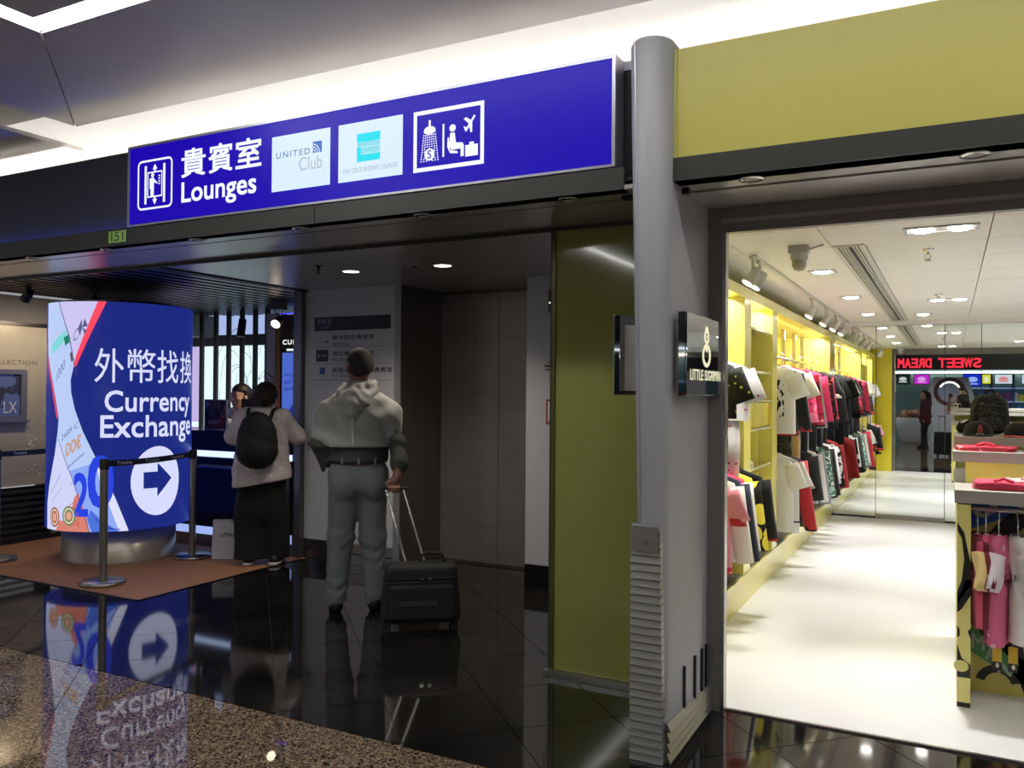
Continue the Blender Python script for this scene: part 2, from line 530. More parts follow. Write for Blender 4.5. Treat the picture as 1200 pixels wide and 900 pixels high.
# ---- shop fascia and soffit
fb = MB(); fb.box(-1.025, 3.42, 2.502, 4.5, 3.5, 2.965)
fsc = struct(fb.build('trim_4', m_fascia))
box('edge_strip', -1.034, 3.412, 2.50, -1.02, 3.5, 2.967, m_fascia, fsc)
struct(box('trim_5', -1.03, 3.40, 2.405, 4.5, 3.5, 2.502, m_charcoal))
s2 = struct(box('ceiling', -1.03, 3.44, 2.44, 4.5, 4.10, 2.455, m_black))
for a, b in ((-1.03, .62), (.623, 2.4), (2.403, 4.5)):
    box('panel', a, 3.41, 2.405, b, 3.605, 2.42, m_soffit, s2)
    box('panel', a, 3.622, 2.40, b, 3.98, 2.42, m_soffit, s2)
for i, x in enumerate((-.73, .08, .89)):
    downlight_ring('soffit_downlight', x, 3.51, 2.405, ['unlit chrome downlight under olive fascia, beside the grey pillar', 'unlit chrome downlight under olive fascia, second from the pillar', 'unlit chrome downlight under olive fascia, third from the pillar'][i], .05, m_off)
# shop door frame
m_jamb = M('bronze_metal_frame', '#84807b', 0.4, 0.5)
fr = struct(MB().box(-1.03, 3.98, 2.31, 4.5, 4.06, 2.44).box(-1.03, 4.0, 2.285, 4.5, 4.05, 2.31).box(-1.03, 3.99, 0, -.965, 4.06, 2.31).build('door_1', m_jamb))
box('frame_edge', -.965, 3.995, 0, -.948, 4.05, 2.285, m_steel, fr)
box('frame_edge', -.965, 3.975, 2.325, 4.5, 3.982, 2.345, m_steel, fr)

# ---- green return wall beside the pillar
gw = struct(MB().box(-1.872, 4.065, .035, -1.04, 4.085, 2.385).build('wall_right', m_olive))
box('backing', -1.905, 4.066, .0, -1.04, 4.20, 2.40, m_charcoal, gw)
box('edge_trim', -1.89, 4.055, 0.03, -1.872, 4.068, 2.385, M('olive_edge', '#5c5a2c', .3, .4), gw)
struct(MB().box(-1.92, 4.03, 0, -1.04, 4.066, .032).build('baseboard_right', m_steel))
struct(box('wall_right', -1.90, 4.20, 0, -1.878, 5.9, 2.41, m_white))

# ---- lift lobby walls
wl = struct(MB().box(-5.16, 5.80, .178, -4.165, 5.92, 2.41).build('wall_back', m_white))
bsl = struct(MB().box(-5.16, 5.815, .09, -4.165, 5.9, .177).box(-5.16, 5.805, 0, -4.165, 5.9, .082).build('baseboard_back', m_steel))
wr = struct(MB().box(-2.92, 5.80, .178, -1.80, 5.92, 2.41).build('wall_back', m_white))
struct(MB().box(-2.92, 5.79, .0, -1.86, 5.9, .177).build('baseboard_back', m_dsteel))
struct(box('trim_6', -5.255, 5.75, 0, -5.165, 5.90, 2.41, M('grey_post_metal', '#77767c', .35, .8)))
rv = struct(MB().box(-4.165, 5.795, 0, -4.10, 6.5, 2.41).box(-2.92, 5.93, 0, -2.86, 6.5, 2.41).box(-4.10, 6.40, 2.385, -2.92, 6.55, 2.43).build('door_2', M('lift_surround', '#6e6762', .35, .45)))
box('jamb_trim', -4.168, 5.788, 0, -4.105, 5.796, 2.41, M('jamb_grey', '#8f8f94', .4, .4), rv)
for a, b in ((-4.098, -3.503), (-3.499, -2.922)):
    box('door_leaf', a, 6.415, .008, b, 6.45, 2.385, m_door, rv, bevel=.003)
box('sill', -4.1, 6.30, -.005, -2.92, 6.42, .006, m_dsteel, rv)
lf = Flat(plane_y(6.415))
m_etch = M('etched_letter', '#8f8577', .5)
lf.frame(-3.745, 1.88, -3.725, 2.0, .006).frame(-3.60, 1.88, -3.58, 2.0, .006).line([(-3.70, 1.88), (-3.672, 2.0), (-3.644, 1.88)], .007).line([(-3.687, 1.925), (-3.657, 1.925)], .006)
lf.build('lettering', m_etch, rv)

# ================================================================== ILLUMINATED LOUNGE SIGN
m_sblue = glow('sign_blue', '#1b00ae', 1.0)
m_slet = glow('sign_white', '#f0f4ff', 1.1)
m_spanel = glow('sign_panel_white', '#dcefff', 1.0)
m_alu = M('sign_aluminium', '#b5b5c2', .35, .8)
SGN = thing('lounge_sign', 'long blue illuminated sign reading Lounges over the dark portal', 'sign', (-2.88, 3.45, 2.506))
Y0 = 3.42
fr = MB(); fr.box(-4.468, Y0 - .004, 2.503, -1.295, Y0 + .10, 2.515); fr.box(-4.468, Y0 - .004, 2.980, -1.295, Y0 + .10, 2.995)
fr.box(-4.468, Y0 - .004, 2.515, -4.452, Y0 + .1, 2.98); fr.box(-1.311, Y0 - .004, 2.515, -1.295, Y0 + .1, 2.98)
fr.build('frame', m_alu, SGN)
box('face', -4.452, Y0, 2.515, -1.311, Y0 + .02, 2.980, m_sblue, SGN)
P = plane_y(Y0)
# lift pictogram
f = Flat(P)
u0, v0, u1, v1, k = -4.378, 2.596, -4.075, 2.896, .035
for (a, b, c, d, e0) in ((u0 + k, v0 + k, .0, 0, PI), (u1 - k, v0 + k, 0, 0, 1.5 * PI), (u1 - k, v1 - k, 0, 0, 0), (u0 + k, v1 - k, 0, 0, .5 * PI)):
    f.ring(a, b, k - .012, k, e0, e0 + PI / 2, 6)
f.rect(u0 + k, v0, u1 - k, v0 + .012).rect(u0 + k, v1 - .012, u1 - k, v1).rect(u0, v0 + k, u0 + .012, v1 - k).rect(u1 - .012, v0 + k, u1, v1 - k)
cx = (u0 + u1) / 2
f.rect(cx - .09, 2.63, cx - .072, 2.862).rect(cx + .072, 2.63, cx + .09, 2.862)
f.frame(cx - .065, 2.667, cx + .065, 2.822, .008)
f.poly([(cx - .02, 2.835), (cx + .02, 2.835), (cx, 2.868)]).rect(cx - .007, 2.822, cx + .007, 2.84)
f.poly([(cx - .02, 2.655), (cx, 2.622), (cx + .02, 2.655)]).rect(cx - .007, 2.65, cx + .007, 2.67)
f.disc(cx - .02, 2.800, .013).rect(cx - .037, 2.672, cx - .008, 2.785).poly([(cx - .01, 2.78), (cx - .01, 2.758), (cx + .02, 2.745), (cx + .024, 2.752)]).rect(cx - .045, 2.72, cx - .037, 2.782)
for q in range(4): f.rect(cx + .032, 2.74 + q * .016, cx + .046, 2.748 + q * .016)
f.build('lift_pictogram', m_slet, SGN)
text('貴', (-3.998, 2.757, -3.805, 2.918), P, 'lettering', m_slet, SGN, .02)
text('賓', (-3.775, 2.757, -3.590, 2.918), P, 'lettering', m_slet, SGN, .02)
text('室', (-3.562, 2.757, -3.372, 2.918), P, 'lettering', m_slet, SGN, .02)
text('Lounges', (-3.995, 2.573, -3.408, 2.725), P, 'lettering', m_slet, SGN, .018)
# airline club panel
box('logo_panel', -3.29, Y0 - .003, 2.597, -2.885, Y0, 2.897, m_spanel, SGN)
P2 = plane_y(Y0 - .003)
m_ink = glow('logo_grey_blue', '#7f9dc4', .9); m_ink2 = glow('logo_pale_grey', '#b4bfcc', 1.0); m_ink3 = glow('logo_blue', '#4b74c8', .9)
text('UNITED', (-3.258, 2.775, -3.02, 2.807), P2, 'lettering', m_ink, SGN, .02, spacing=1.25)
text('Club', (-3.095, 2.69, -2.935, 2.762), P2, 'lettering', m_ink2, SGN)
f = Flat(P2); f.rect(-3.0, 2.775, -2.938, 2.835); f.build('globe_emblem', m_ink3, SGN)
f = Flat(P2)
for r in (.016, .03, .044): f.ring(-3.0, 2.775, r, r + .005, 0, PI / 2, 8, .002)
f.build('globe_lines', m_spanel, SGN)
# card lounge panel
box('logo_panel', -2.828, Y0 - .003, 2.597, -2.423, Y0, 2.897, m_spanel, SGN)
m_cyan = glow('logo_cyan', '#19dff2', 1.0)
f = Flat(P2); f.rect(-2.706, 2.79, -2.558, 2.835).rect(-2.706, 2.69, -2.558, 2.725).rect(-2.706, 2.72, -2.68, 2.765); f.build('blue_square', m_cyan, SGN)
m_pc = glow('logo_pale_cyan', '#a9e6f2', 1.0)
f = Flat(P2); f.rect(-2.706, 2.765, -2.558, 2.79).rect(-2.68, 2.725, -2.558, 2.765); f.build('pale_band', m_pc, SGN)
text('AMERICAN', (-2.70, 2.768, -2.564, 2.787), plane_y(Y0 - .0045), 'lettering', glow('logo_teal', '#58cfe4', 1), SGN, .01)
text('EXPRESS', (-2.672, 2.733, -2.564, 2.757), plane_y(Y0 - .0045), 'lettering', glow('logo_teal', '#58cfe4', 1), SGN, .01)
text('THE CENTURION® LOUNGE', (-2.80, 2.638, -2.45, 2.664), P2, 'lettering', m_ink2, SGN, .01)
# shower and waiting pictogram
f = Flat(P); f.frame(-2.357, 2.595, -1.955, 2.896, .02)
sx = -2.262
f.rect(sx - .006, 2.80, sx + .006, 2.845).disc(sx, 2.795, .034, .02).rect(sx - .034, 2.783, sx + .034, 2.795)
for r in range(12):
    zz = 2.772 - r * .0115; hw = .034 + r * .0014
    n = 7
    for c in range(n):
        uu = sx - hw + 2 * hw * c / (n - 1)
        if math.hypot(uu - sx, zz - 2.676) < .032: continue
        f.rect(uu - .0035, zz - .003, uu + .0035, zz + .003)
f.disc(sx, 2.676, .03)
f.rect(-2.187, 2.655, -2.177, 2.815)
bx = -2.13
f.disc(bx, 2.788, .018).poly([(bx - .014, 2.765), (bx + .012, 2.765), (bx + .02, 2.715), (bx + .055, 2.712), (bx + .064, 2.70), (bx + .064, 2.645), (bx + .046, 2.645), (bx + .046, 2.683), (bx - .005, 2.682), (bx - .018, 2.70)])
f.poly([(bx - .028, 2.745), (bx - .02, 2.745), (bx - .014, 2.683), (bx + .03, 2.672), (bx + .03, 2.662), (bx - .014, 2.668), (bx - .03, 2.70)])
f.rect(bx + .072, 2.64, bx + .142, 2.695).frame(bx + .095, 2.695, bx + .12, 2.708, .006)
ax, az = bx + .098, 2.80
f.poly([(ax - .03, az - .035), (ax - .02, az - .04), (ax + .03, az + .028), (ax + .022, az + .036)])
f.poly([(ax - .035, az + .022), (ax - .024, az + .03), (ax + .012, az + .008), (ax, az - .01)])
f.poly([(ax + .012, az - .045), (ax + .002, az - .047), (ax - .006, az - .005), (ax + .012, az + .004)])
f.poly([(ax - .037, az - .012), (ax - .018, az - .02), (ax - .028, az - .034)])
f.build('lounge_pictogram', m_slet, SGN)
text('S', (sx - .011, 2.656, sx + .011, 2.697), plane_y(Y0 - .001), 'lettering', m_sblue, SGN, .01)
# green number tag
tg = thing('number_tag', 'small green tag printed 151 stuck on the charcoal beam', 'tag', (-4.55, 3.415, 2.45))
box('plate', -4.637, 3.416, 2.418, -4.48, 3.4195, 2.49, M('green_tag', '#8ab25e', .5), tg)
text('151', (-4.612, 2.428, -4.50, 2.483), plane_y(3.416), 'lettering', m_black, tg)

# ================================================================== PILLAR
PL = thing('pillar', 'tall grey metal blade pillar with rounded nose between portal and shop', 'pillar', (-1.12, 3.7, 0))
PL['kind'] = 'structure'
def plan(xl, xr, yf, yb, n=12):
    r = (xr - xl) / 2; cxx = (xl + xr) / 2; yc = yf + r * 1.15
    pts = [(xl, yb)]
    for i in range(n + 1):
        a = PI + PI * i / n
        pts.append((cxx + r * math.cos(a), yc + r * 1.15 * math.sin(a)))
    return pts + [(xr, yb)]
mb = MB(); mb.smooth = True
rings = []
for z, xl in ((0, -1.165), (.976, -1.168), (2.0, -1.193), (2.985, -1.219), (3.0, -1.214)):
    dd = .005 if z == 3.0 else 0
    rings.append([(x, y, z) for x, y in plan(xl + dd, -1.03 - dd, 3.31 + dd, 4.06)])
mb.loft(rings, True, True)
po = mb.build('shaft', m_pillar, PL)
md = po.modifiers.new('edge', 'EDGE_SPLIT'); md.split_angle = math.radians(40)
MB().loft([[(x - .003, y + .004, z), (x - .0015, y - .003, z), (x + .0025, y - .004, z), (x + .003, y + .004, z)] for x, y, z in ((-1.137, 3.323, .976), (-1.1765, 3.328, 2.985))]).build('seam_strip', m_alu, PL)
m_rib = M('ribbed_aluminium', '#8d8c89', .4, .6)
for i in range(30):
    z = i * .0325; xr = -1.028 - .018 * i / 30
    yy = 3.295 if i < 26 else 3.298
    MB().prism([(3.335, z), (yy, z + .002), (yy + .008, z + .029), (3.335, z + .031)], lambda u, v, d: (d, u, v), -1.170, xr).build('rib', m_rib, PL)
box('lock_plate', -1.163, 3.291, .862, -1.055, 3.30, .968, m_rib, PL)
MB().cyl((-1.10, 3.286, .905), (-1.10, 3.296, .905), .011).build('lock', m_chrome, PL)
for i in range(4):
    z0 = i * .042
    MB().loft([[(-1.03, 3.34, z0), (-1.006, 3.335, z0), (-1.022, 3.335, z0 + .034), (-1.03, 3.34, z0 + .034)], [(-1.03, 4.0, z0 * .7), (-1.006, 4.0, z0 * .7), (-1.022, 4.0, z0 * .7 + .024), (-1.03, 4.0, z0 * .7 + .024)]]).build('side_rib', m_rib, PL)
for y in (3.6, 3.77, 3.89, 3.965):
    box('buffer_slot', -1.032, y - .009, .12, -1.018, y + .009, .318, M('slot_dark_steel', '#35343a', .35, .7), PL, bevel=.003)

# projecting mirror signs on the pillar
m_mir = M('black_mirror_glass', '#0a0a0c', .02, 0.0, spec=1.0, coat=1.0)
m_mirs = M('dark_mirror', '#9a9a9a', .03, 1.0)
def blade(name, label, x0, x1, px0, px1, y0, y1):
    t = thing(name, label, 'sign', ((x0 + x1) / 2, y0, 1.505))
    box('case', x0, y0, 1.505, x1, y1, 1.857, m_mirs, t, bevel=.003)
    box('mount_plate', px0, y0 + .06, 1.525, px1, y1 - .06, 1.815, m_grey, t)
    return t
bs = blade('mirror_sign', 'black mirror sign with cream figure emblem on pillar side facing the shop', -1.003, -.970, -1.032, -1.003, 3.392, 4.035)
box('glass_face', -.970, 3.398, 1.51, -.9655, 4.029, 1.852, M('smoked_mirror', '#a8a8ac', .02, 1.0), bs)
PX = plane_x(-.9655)
m_cream = glow('cream_lettering', '#f3efc6', .9)
f = Flat(PX)
f.ring(3.712, 1.684, .034, .053, n=24, q=1.35).ring(3.712, 1.768, .018, .034, n=20, q=1.3).disc(3.712, 1.80, .028, .014).poly([(3.70, 1.803), (3.722, 1.803), (3.711, 1.824)])
f.poly([(3.70, 1.77), (3.72, 1.778), (3.716, 1.755)]).poly([(3.68, 1.72), (3.745, 1.72), (3.712, 1.698)])
f.build('emblem', m_cream, bs)
text('LITTLE', (3.45, 1.573, 3.655, 1.618), PX, 'lettering', m_cream, bs, .012)
text('SUGARMAN', (3.685, 1.573, 3.965, 1.618), PX, 'lettering', m_cream, bs, .012)
blade('mirror_sign', 'slim mirror sign edge showing on the pillar side towards the lift', -1.308, -1.278, -1.278, -1.185, 3.45, 3.95)

# ================================================================== LOBBY FITTINGS
def round_light(x, y, label, z=2.41):
    t = thing('ceiling_downlight', label, 'downlight', (x, y, z - .01), 0)
    MB().lathe([(.062, -.004), (.075, -.004), (.077, 0), (.062, .002)], (x, y, z)).build('bezel', m_white, t)
    MB().lathe([(.001, -.002), (.062, -.002), (.062, .002)], (x, y, z), 20).build('lens', glow('lobby_lamp', '#fff6e8', PORTAL_LAMP), t)
    spot('lamp', (x, y, z - .02), (x, y, 0), PORTAL_SPOT, 120, '#fff1dd', t, .8)
round_light(-3.99, 4.98, 'lit round downlight in lobby ceiling, nearer the directory wall')
round_light(-3.20, 5.02, 'lit round downlight in lobby ceiling, nearer the green wall')
t = thing('smoke_detector', 'round white smoke detector between two lobby ceiling lights', 'detector', (-3.26, 4.75, 2.40))
MB().lathe([(.055, .01), (.055, -.005), (.045, -.022), (.025, -.03), (.001, -.031)], (-3.26, 4.75, 2.40)).build('housing', M('grey_plastic', '#8a8a88', .5), t)
MB().lathe([(.02, -.028), (.018, -.036), (.001, -.037)], (-3.26, 4.75, 2.40), 12).build('sensor', m_black, t)
t = thing('sprinkler', 'small dark sprinkler head on lobby ceiling near the directory wall', 'sprinkler', (-4.03, 4.66, 2.38))
MB().lathe([(.04, .03), (.04, .024), (.012, .02), (.008, -.01), (.001, -.01)], (-4.03, 4.66, 2.385), 14).build('rose', m_dsteel, t)
MB().lathe([(.006, -.01), (.006, -.028), (.016, -.03), (.016, -.034), (.001, -.034)], (-4.03, 4.66, 2.385), 12).build('deflector', m_dsteel, t)

# directory on white wall
D = thing('lounge_directory', 'white wall directory listing three lounges under a navy header', 'directory', (-4.63, 5.79, 1.5))
PD = plane_y(5.797)
box('header', -5.048, 5.794, 2.043, -4.217, 5.80, 2.163, M('directory_navy', '#14152c', .4), D)
PH = plane_y(5.794)
m_gl = M('directory_grey_letter', '#8a8aa0', .5); m_dk = M('directory_dark_letter', '#26262c', .5)
text('貴賓室', (-5.02, 2.10, -4.855, 2.152), PH, 'lettering', m_gl, D, .015)
text('Lounges', (-5.02, 2.053, -4.865, 2.096), PH, 'lettering', m_gl, D)
box('board', -5.06, 5.797, 1.50, -4.205, 5.80, 2.04, m_white, D)
f = Flat(PD)
for z in (1.892, 1.745, 1.60): f.rect(-5.06, z, -4.215, z + .005)
f.build('rule_line', M('rule_grey', '#85858c', .5), D)
for i, (cn, en, ue, ee) in enumerate((('聯合航空貴賓室', 'United Club', -4.475, -4.655), ('環亞機場貴賓室', 'Plaza Premium Lounge', -4.475, -4.50), ('美國運通百夫長貴賓室', 'The Centurion Lounge', -4.28, -4.48))):
    z = (1.958, 1.815, 1.672)[i]
    text(cn, (-4.845, z, -4.845 + (.037 * 1.4 + .0135) * len(cn), z + .043), PD, 'lettering', m_dk, D, .012)
    text(en, (-4.845, z - .055, ee, z - .012), PD, 'lettering', m_dk, D)
text('UNITED', (-5.01, 1.935, -4.92, 1.947), PD, 'lettering', m_dk, D)
f = Flat(PD); f.rect(-4.915, 1.935, -4.895, 1.955); f.build('globe_emblem', M('emblem_blue', '#3a4f8e', .5), D)
f = Flat(PD); f.rect(-5.03, 1.768, -4.888, 1.872); f.build('black_square', m_dk, D)
f = Flat(plane_y(5.795)); f.disc(-5.0, 1.82, .014).rect(-4.975, 1.825, -4.90, 1.83).rect(-4.975, 1.812, -4.91, 1.817); f.build('square_print', m_gl, D)
f = Flat(PD); f.rect(-4.985, 1.655, -4.925, 1.715); f.build('blue_square', M('emblem_blue', '#3a4f8e', .5), D)
f = Flat(PD); f.rect(-5.01, 1.636, -4.90, 1.640); f.build('print_line', m_gl, D)
MB().cyl((-5.09, 5.80, 1.03), (-5.09, 5.775, 1.03), .012).build('fastener', m_black, D)
# things on the right jamb
t = thing('lift_indicator', 'dark lift arrival indicator with lit strip on white jamb', 'indicator', (-2.70, 5.79, 2.1))
box('case', -2.725, 5.775, 2.12, -2.655, 5.80, 2.30, m_dsteel, t, bevel=.004)
box('lit_strip', -2.715, 5.772, 2.19, -2.665, 5.776, 2.202, glow('lit_white', '#ffffff', 1.5), t)
t = thing('warning_notice', 'red framed warning notice on white jamb beside the lift', 'notice', (-2.70, 5.79, 1.3))
f = Flat(PD); f.frame(-2.745, 1.265, -2.64, 1.455, .012); f.build('frame', M('warning_red', '#8c1a22', .5), t)
f = Flat(PD); f.rect(-2.733, 1.277, -2.652, 1.443, .0005); f.build('sheet', M('notice_white', '#c8c8ca', .5), t)
f = Flat(PD); f.rect(-2.70, 1.40, -2.655, 1.408).poly([(-2.728, 1.285), (-2.69, 1.285), (-2.69, 1.33)]); f.build('print', m_dk, t)
t = thing('jamb_lettering', 'three short lines of small dark print on white lift jamb', 'lettering', (-2.72, 5.79, 1.7))
f = Flat(PD); f.rect(-2.73, 1.735, -2.69, 1.745).rect(-2.76, 1.705, -2.67, 1.72).rect(-2.755, 1.68, -2.67, 1.69); f.build('print', m_dk, t)
# ================================================================== CURRENCY TOTEM
TC, TR = (-6.657, 5.053), .598
TREF = math.atan2(-TC[1], -TC[0])
def wrap(a, v, d):                     # a = angle from the camera-facing meridian
    r = TR + d
    return (TC[0] + r * math.cos(TREF + a), TC[1] + r * math.sin(TREF + a), v)
T = thing('currency_totem', 'round illuminated blue column reading Currency Exchange beside the kiosk', 'advertising column', (TC[0], TC[1], 0))
MB().lathe([(.47, .004), (.475, .02), (.471, .03), (.471, .31), (.40, .312)], (TC[0], TC[1], 0), 48).build('base', M('totem_base_steel', '#a59c8e', .32, .5), T)
MB().lathe([(.55, .312), (TR, .314), (TR, 2.243), (.57, 2.245)], (TC[0], TC[1], 0), 72).build('screen', glow('totem_blue', '#1c2a80', 1.0), T)
MB().lathe([(.5, 2.245), (.5, 2.27)], (TC[0], TC[1], 0), 40).build('top_cap', m_black, T)
W = .08
# screen picture: deep blue side, white wave of banknotes, red edge
edge = [(-.27, 2.243), (-.62, 1.765), (-.662, 1.68), (-.703, 1.585), (-.692, 1.478), (-.627, 1.335), (-.507, 1.157), (-.349, .966), (-.188, .751), (-.066, .598), (.103, .327), (.11, .314)]
left = [(-1.213, .314), (-1.223, .525), (-1.161, .674), (-1.015, .934), (-.945, 1.138), (-.923, 1.26), (-.989, 1.404), (-1.10, 1.585), (-1.19, 1.70), (-1.27, 1.80), (-1.30, 2.0), (-1.30, 2.243)]
def G(shape, name, col, es=1.0, d=.002):
    f = Flat(wrap, W)
    shape(f, d)
    return f.build(name, glow('totem_' + name + col.strip('#'), col, es), T)
G(lambda f, d: f.poly(edge + left, d), 'note_ground', '#b9cdf6', 1.0)
# upper right note (lilac), lower left note, lower right note
G(lambda f, d: f.poly([(-.27, 2.243), (-.60, 1.79), (-.65, 1.74), (-.726, 1.943), (-.935, 2.243)], d), 'lilac_note', '#cdc6f2', 1.0, .003)
G(lambda f, d: f.poly([(-.918, 1.08), (-.655, .763), (-.481, .481), (-.40, .314), (-1.213, .314), (-1.223, .525), (-1.161, .674), (-1.015, .934)], d), 'pink_note', '#cfd3f8', 1.0, .003)
G(lambda f, d: f.poly([(-.70, .82), (-.30, .90), (-.15, .70), (.10, .33), (.10, .314), (-.40, .314), (-.481, .481)], d), 'blue_note', '#8fabf5', 1.0, .003)
G(lambda f, d: f.poly([(-.70, .40), (-.62, .60), (-.56, .64), (-.45, .46), (-.395, .314), (-.95, .314), (-.88, .40)], d), 'orange_engraving', '#d98272', 1.0, .004)
G(lambda f, d: f.poly([(-.38, .50), (-.25, .42), (-.02, .314), (-.36, .314), (-.43, .42)], d), 'dark_blue_engraving', '#4f74dd', 1.0, .004)
G(lambda f, d: f.line([(-.935, 2.243), (-.726, 1.943), (-.65, 1.74), (-.60, 1.62)], .012, d).line([(-.918, 1.08), (-.655, .763), (-.481, .481), (-.398, .314)], .008, d), 'note_edge', '#4a4268', 1.0, .006)
G(lambda f, d: f.poly([(-.315, 2.243), (-.20, 2.243), (-.61, 1.70), (-.655, 1.69), (-.63, 1.765)], d), 'red_wave', '#ff4a62', 1.0, .005)
G(lambda f, d: f.poly([(-1.27, 1.80), (-1.19, 1.70), (-1.10, 1.585), (-.989, 1.404), (-.93, 1.27), (-.96, 1.25), (-1.03, 1.39), (-1.14, 1.57), (-1.24, 1.69)], d), 'red_wave', '#e0476f', 1.0, .005)
G(lambda f, d: f.poly([(-.93, 1.95), (-.80, 2.0), (-.78, 1.93), (-.90, 1.87), (-1.1, 1.80), (-1.15, 1.86)], d), 'green_band', '#7fd8d6', 1.0, .005)
G(lambda f, d: f.poly([(-.83, 1.94), (-.74, 1.965), (-.72, 1.90), (-.80, 1.87)], d), 'green_patch', '#1f7f6c', 1.0, .006)
G(lambda f, d: f.poly([(-.715, 1.80), (-.68, 1.83), (-.655, 1.75), (-.69, 1.73)], d), 'grey_patch', '#565a78', 1.0, .006)
# hexagon emblem
hx, hz = -.515, 2.015
G(lambda f, d: f.poly([(hx - .075, hz), (hx - .02, hz + .075), (hx - .01, hz + .01)], d).poly([(hx + .07, hz + .02), (hx + .02, hz + .085), (hx - .01, hz + .01)], d).poly([(hx - .075, hz), (hx - .045, hz - .065), (hx - .01, hz + .01)], d).poly([(hx + .02, hz - .05), (hx + .055, hz - .02), (hx - .01, hz + .01)], d), 'hexagon_emblem', '#5b5e8e', 1.0, .006)
m_print = glow('totem_ink', '#6b74a0', 1.0)
def wtext(s, rect, m, bold=0.0, d=.006, slant=0.0):
    mp = (lambda u, v, q: wrap(u, v + slant * (u - rect[0]), q))
    return text(s, rect, mp, 'lettering', m, T, bold, d, slice_u=W)
wtext('C', (-.66, 1.89, -.585, 1.98), m_print, 0, .006, .6)
wtext('1000', (-.98, 1.56, -.80, 1.64), m_print, 0, .006, .7)
wtext('2689 C', (-.85, 1.065, -.57, 1.115), m_print, 0, .006, .45)
wtext('DO€', (-.76, .94, -.53, 1.05), glow('totem_tan', '#c7a08e', 1.0), .04, .006, .35)
for u_, v_, c_ in ((-.70, .445, '#7c8a5e'), (-.98, .425, '#a86a50')):
    G(lambda f, d: f.ring(u_, v_, .035, .085, n=20, d=d, q=1.3), 'oval_rosette', c_, 1.0, .007)
    G(lambda f, d: f.ring(u_, v_, .055, .066, n=20, d=d, q=1.3), 'oval_line', '#e8dcc8', 1.0, .008)
    G(lambda f, d: f.disc(u_, v_, .045, .035, d, 14), 'oval_centre', '#e8a08c', 1.0, .0075)
m_b20 = glow('totem_note_blue', '#2a44e0', 1.0)
wtext('2', (-.62, .45, -.42, .80), m_b20, .02, .007)
wtext('0', (-.41, .53, -.10, .94), m_b20, .03, .0065)
G(lambda f, d: f.line([(-.74, .84), (-.48, .97)], .014, d).line([(-.68, .70), (-.44, .82)], .006, d).line([(-1.08, .62), (-.86, .78)], .008, d).line([(-1.05, .55), (-.84, .68)], .006, d), 'note_lines', '#8f94cc', 1.0, .006)
G(lambda f, d: [f.line([(-.36 + q * .05, .46 - q * .03), (-.2 + q * .05, .33)], .008, d) for q in range(5)], 'engraved_lines', '#3350b8', 1.0, .007)
G(lambda f, d: [f.line([(-.66 + .03 * math.sin(q * 2.1), .36 + q * .022), (-.60 + .03 * math.cos(q * 1.7), .38 + q * .024), (-.53 - q * .004, .35 + q * .02)], .006, d) for q in range(9)], 'engraved_lines', '#c25a50', 1.0, .007)
# white wave edge between notes and blue at the foot
G(lambda f, d: f.poly([(-.349, .966), (-.188, .751), (-.066, .598), (.103, .327), (.11, .314), (-.01, .314), (-.12, .50), (-.25, .70)], d), 'white_wave', '#dfe0fb', 1.0, .0055)
# writing
m_tl = glow('totem_letter_white', '#d8dcff', 1.0)
for c, u in (('外', -.350), ('幣', .077), ('找', .482), ('換', .905)):
    wtext(c, (u, 1.565, u + .375, 1.85), m_tl, .004, .003)
wtext('Currency', (-.21, 1.265, 1.19, 1.495), m_tl, .018, .003)
wtext('Exchange', (-.262, 1.045, 1.25, 1.285), m_tl, .018, .003)
cu, cv_ = .512, .721
G(lambda f, d: f.disc(cu, cv_, .383, .298, d, 40), 'round_disc', '#d8dcff', 1.0, .003)
G(lambda f, d: f.poly([(.30, .80), (.50, .80), (.50, .875), (.735, .735), (.50, .585), (.50, .66), (.30, .66)], d), 'arrow', '#1c2a80', 1.0, .005)

# ================================================================== QUEUE BARRIERS
m_belt = M('navy_belt', '#15162c', .6)
m_blet = M('belt_lettering', '#c9cbe2', .6)
def stanchion(x, y, label, h=.965):
    t = thing('stanchion', label, 'stanchion', (x, y, .004), 0, 'queue barrier posts')
    MB().lathe([(.158, 0), (.165, .006), (.165, .022), (.158, .03), (.05, .034), (.03, .034)], (x, y, .004), 36).build('base', m_steel, t)
    MB().lathe([(.030, .034), (.030, h - .08)], (x, y, .004), 20).build('post', M('post_steel', '#85807b', .3, .7), t)
    MB().lathe([(.034, h - .08), (.034, h - .008), (.030, h)], (x, y, .004), 20).build('belt_head', m_black, t)
    return t
ST = {}
for k, (x, y, lb) in dict(A=(-7.36, 4.36, 'steel stanchion on the carpet in front of the beige display wall'), B=(-5.79, 4.25, 'steel stanchion standing in front of the blue totem'), C=(-6.01, 5.30, 'steel stanchion between the totem and the white paper bag'), D=(-7.82, 5.75, 'steel stanchion behind the blue totem')).items():
    ST[k] = stanchion(x, y, lb)
def belt(a, b, words, label, z=.93):
    a, b = Vector((a[0], a[1], z)), Vector((b[0], b[1], z))
    dv = (b - a).normalized(); n = Vector((dv.y, -dv.x, 0))
    a += dv * .034; b -= dv * .034
    L = (b - a).length
    t = thing('queue_belt', label, 'belt', a)
    sag = lambda u: -.012 * math.sin(PI * u / L)
    mp = lambda u, v, d: tuple(a + dv * u + n * d + Vector((0, 0, v + sag(u))))
    mb = MB(); K = 10
    mb.loft([[mp(L * i / K, -.024, -.001), mp(L * i / K, .024, -.001), mp(L * i / K, .024, .001), mp(L * i / K, -.024, .001)] for i in range(K + 1)])
    mb.build('webbing', m_belt, t)
    for u in words:
        text('Travelex', (u, -.011, u + .17, .014), mp, 'lettering', m_blet, t, .02, .002)
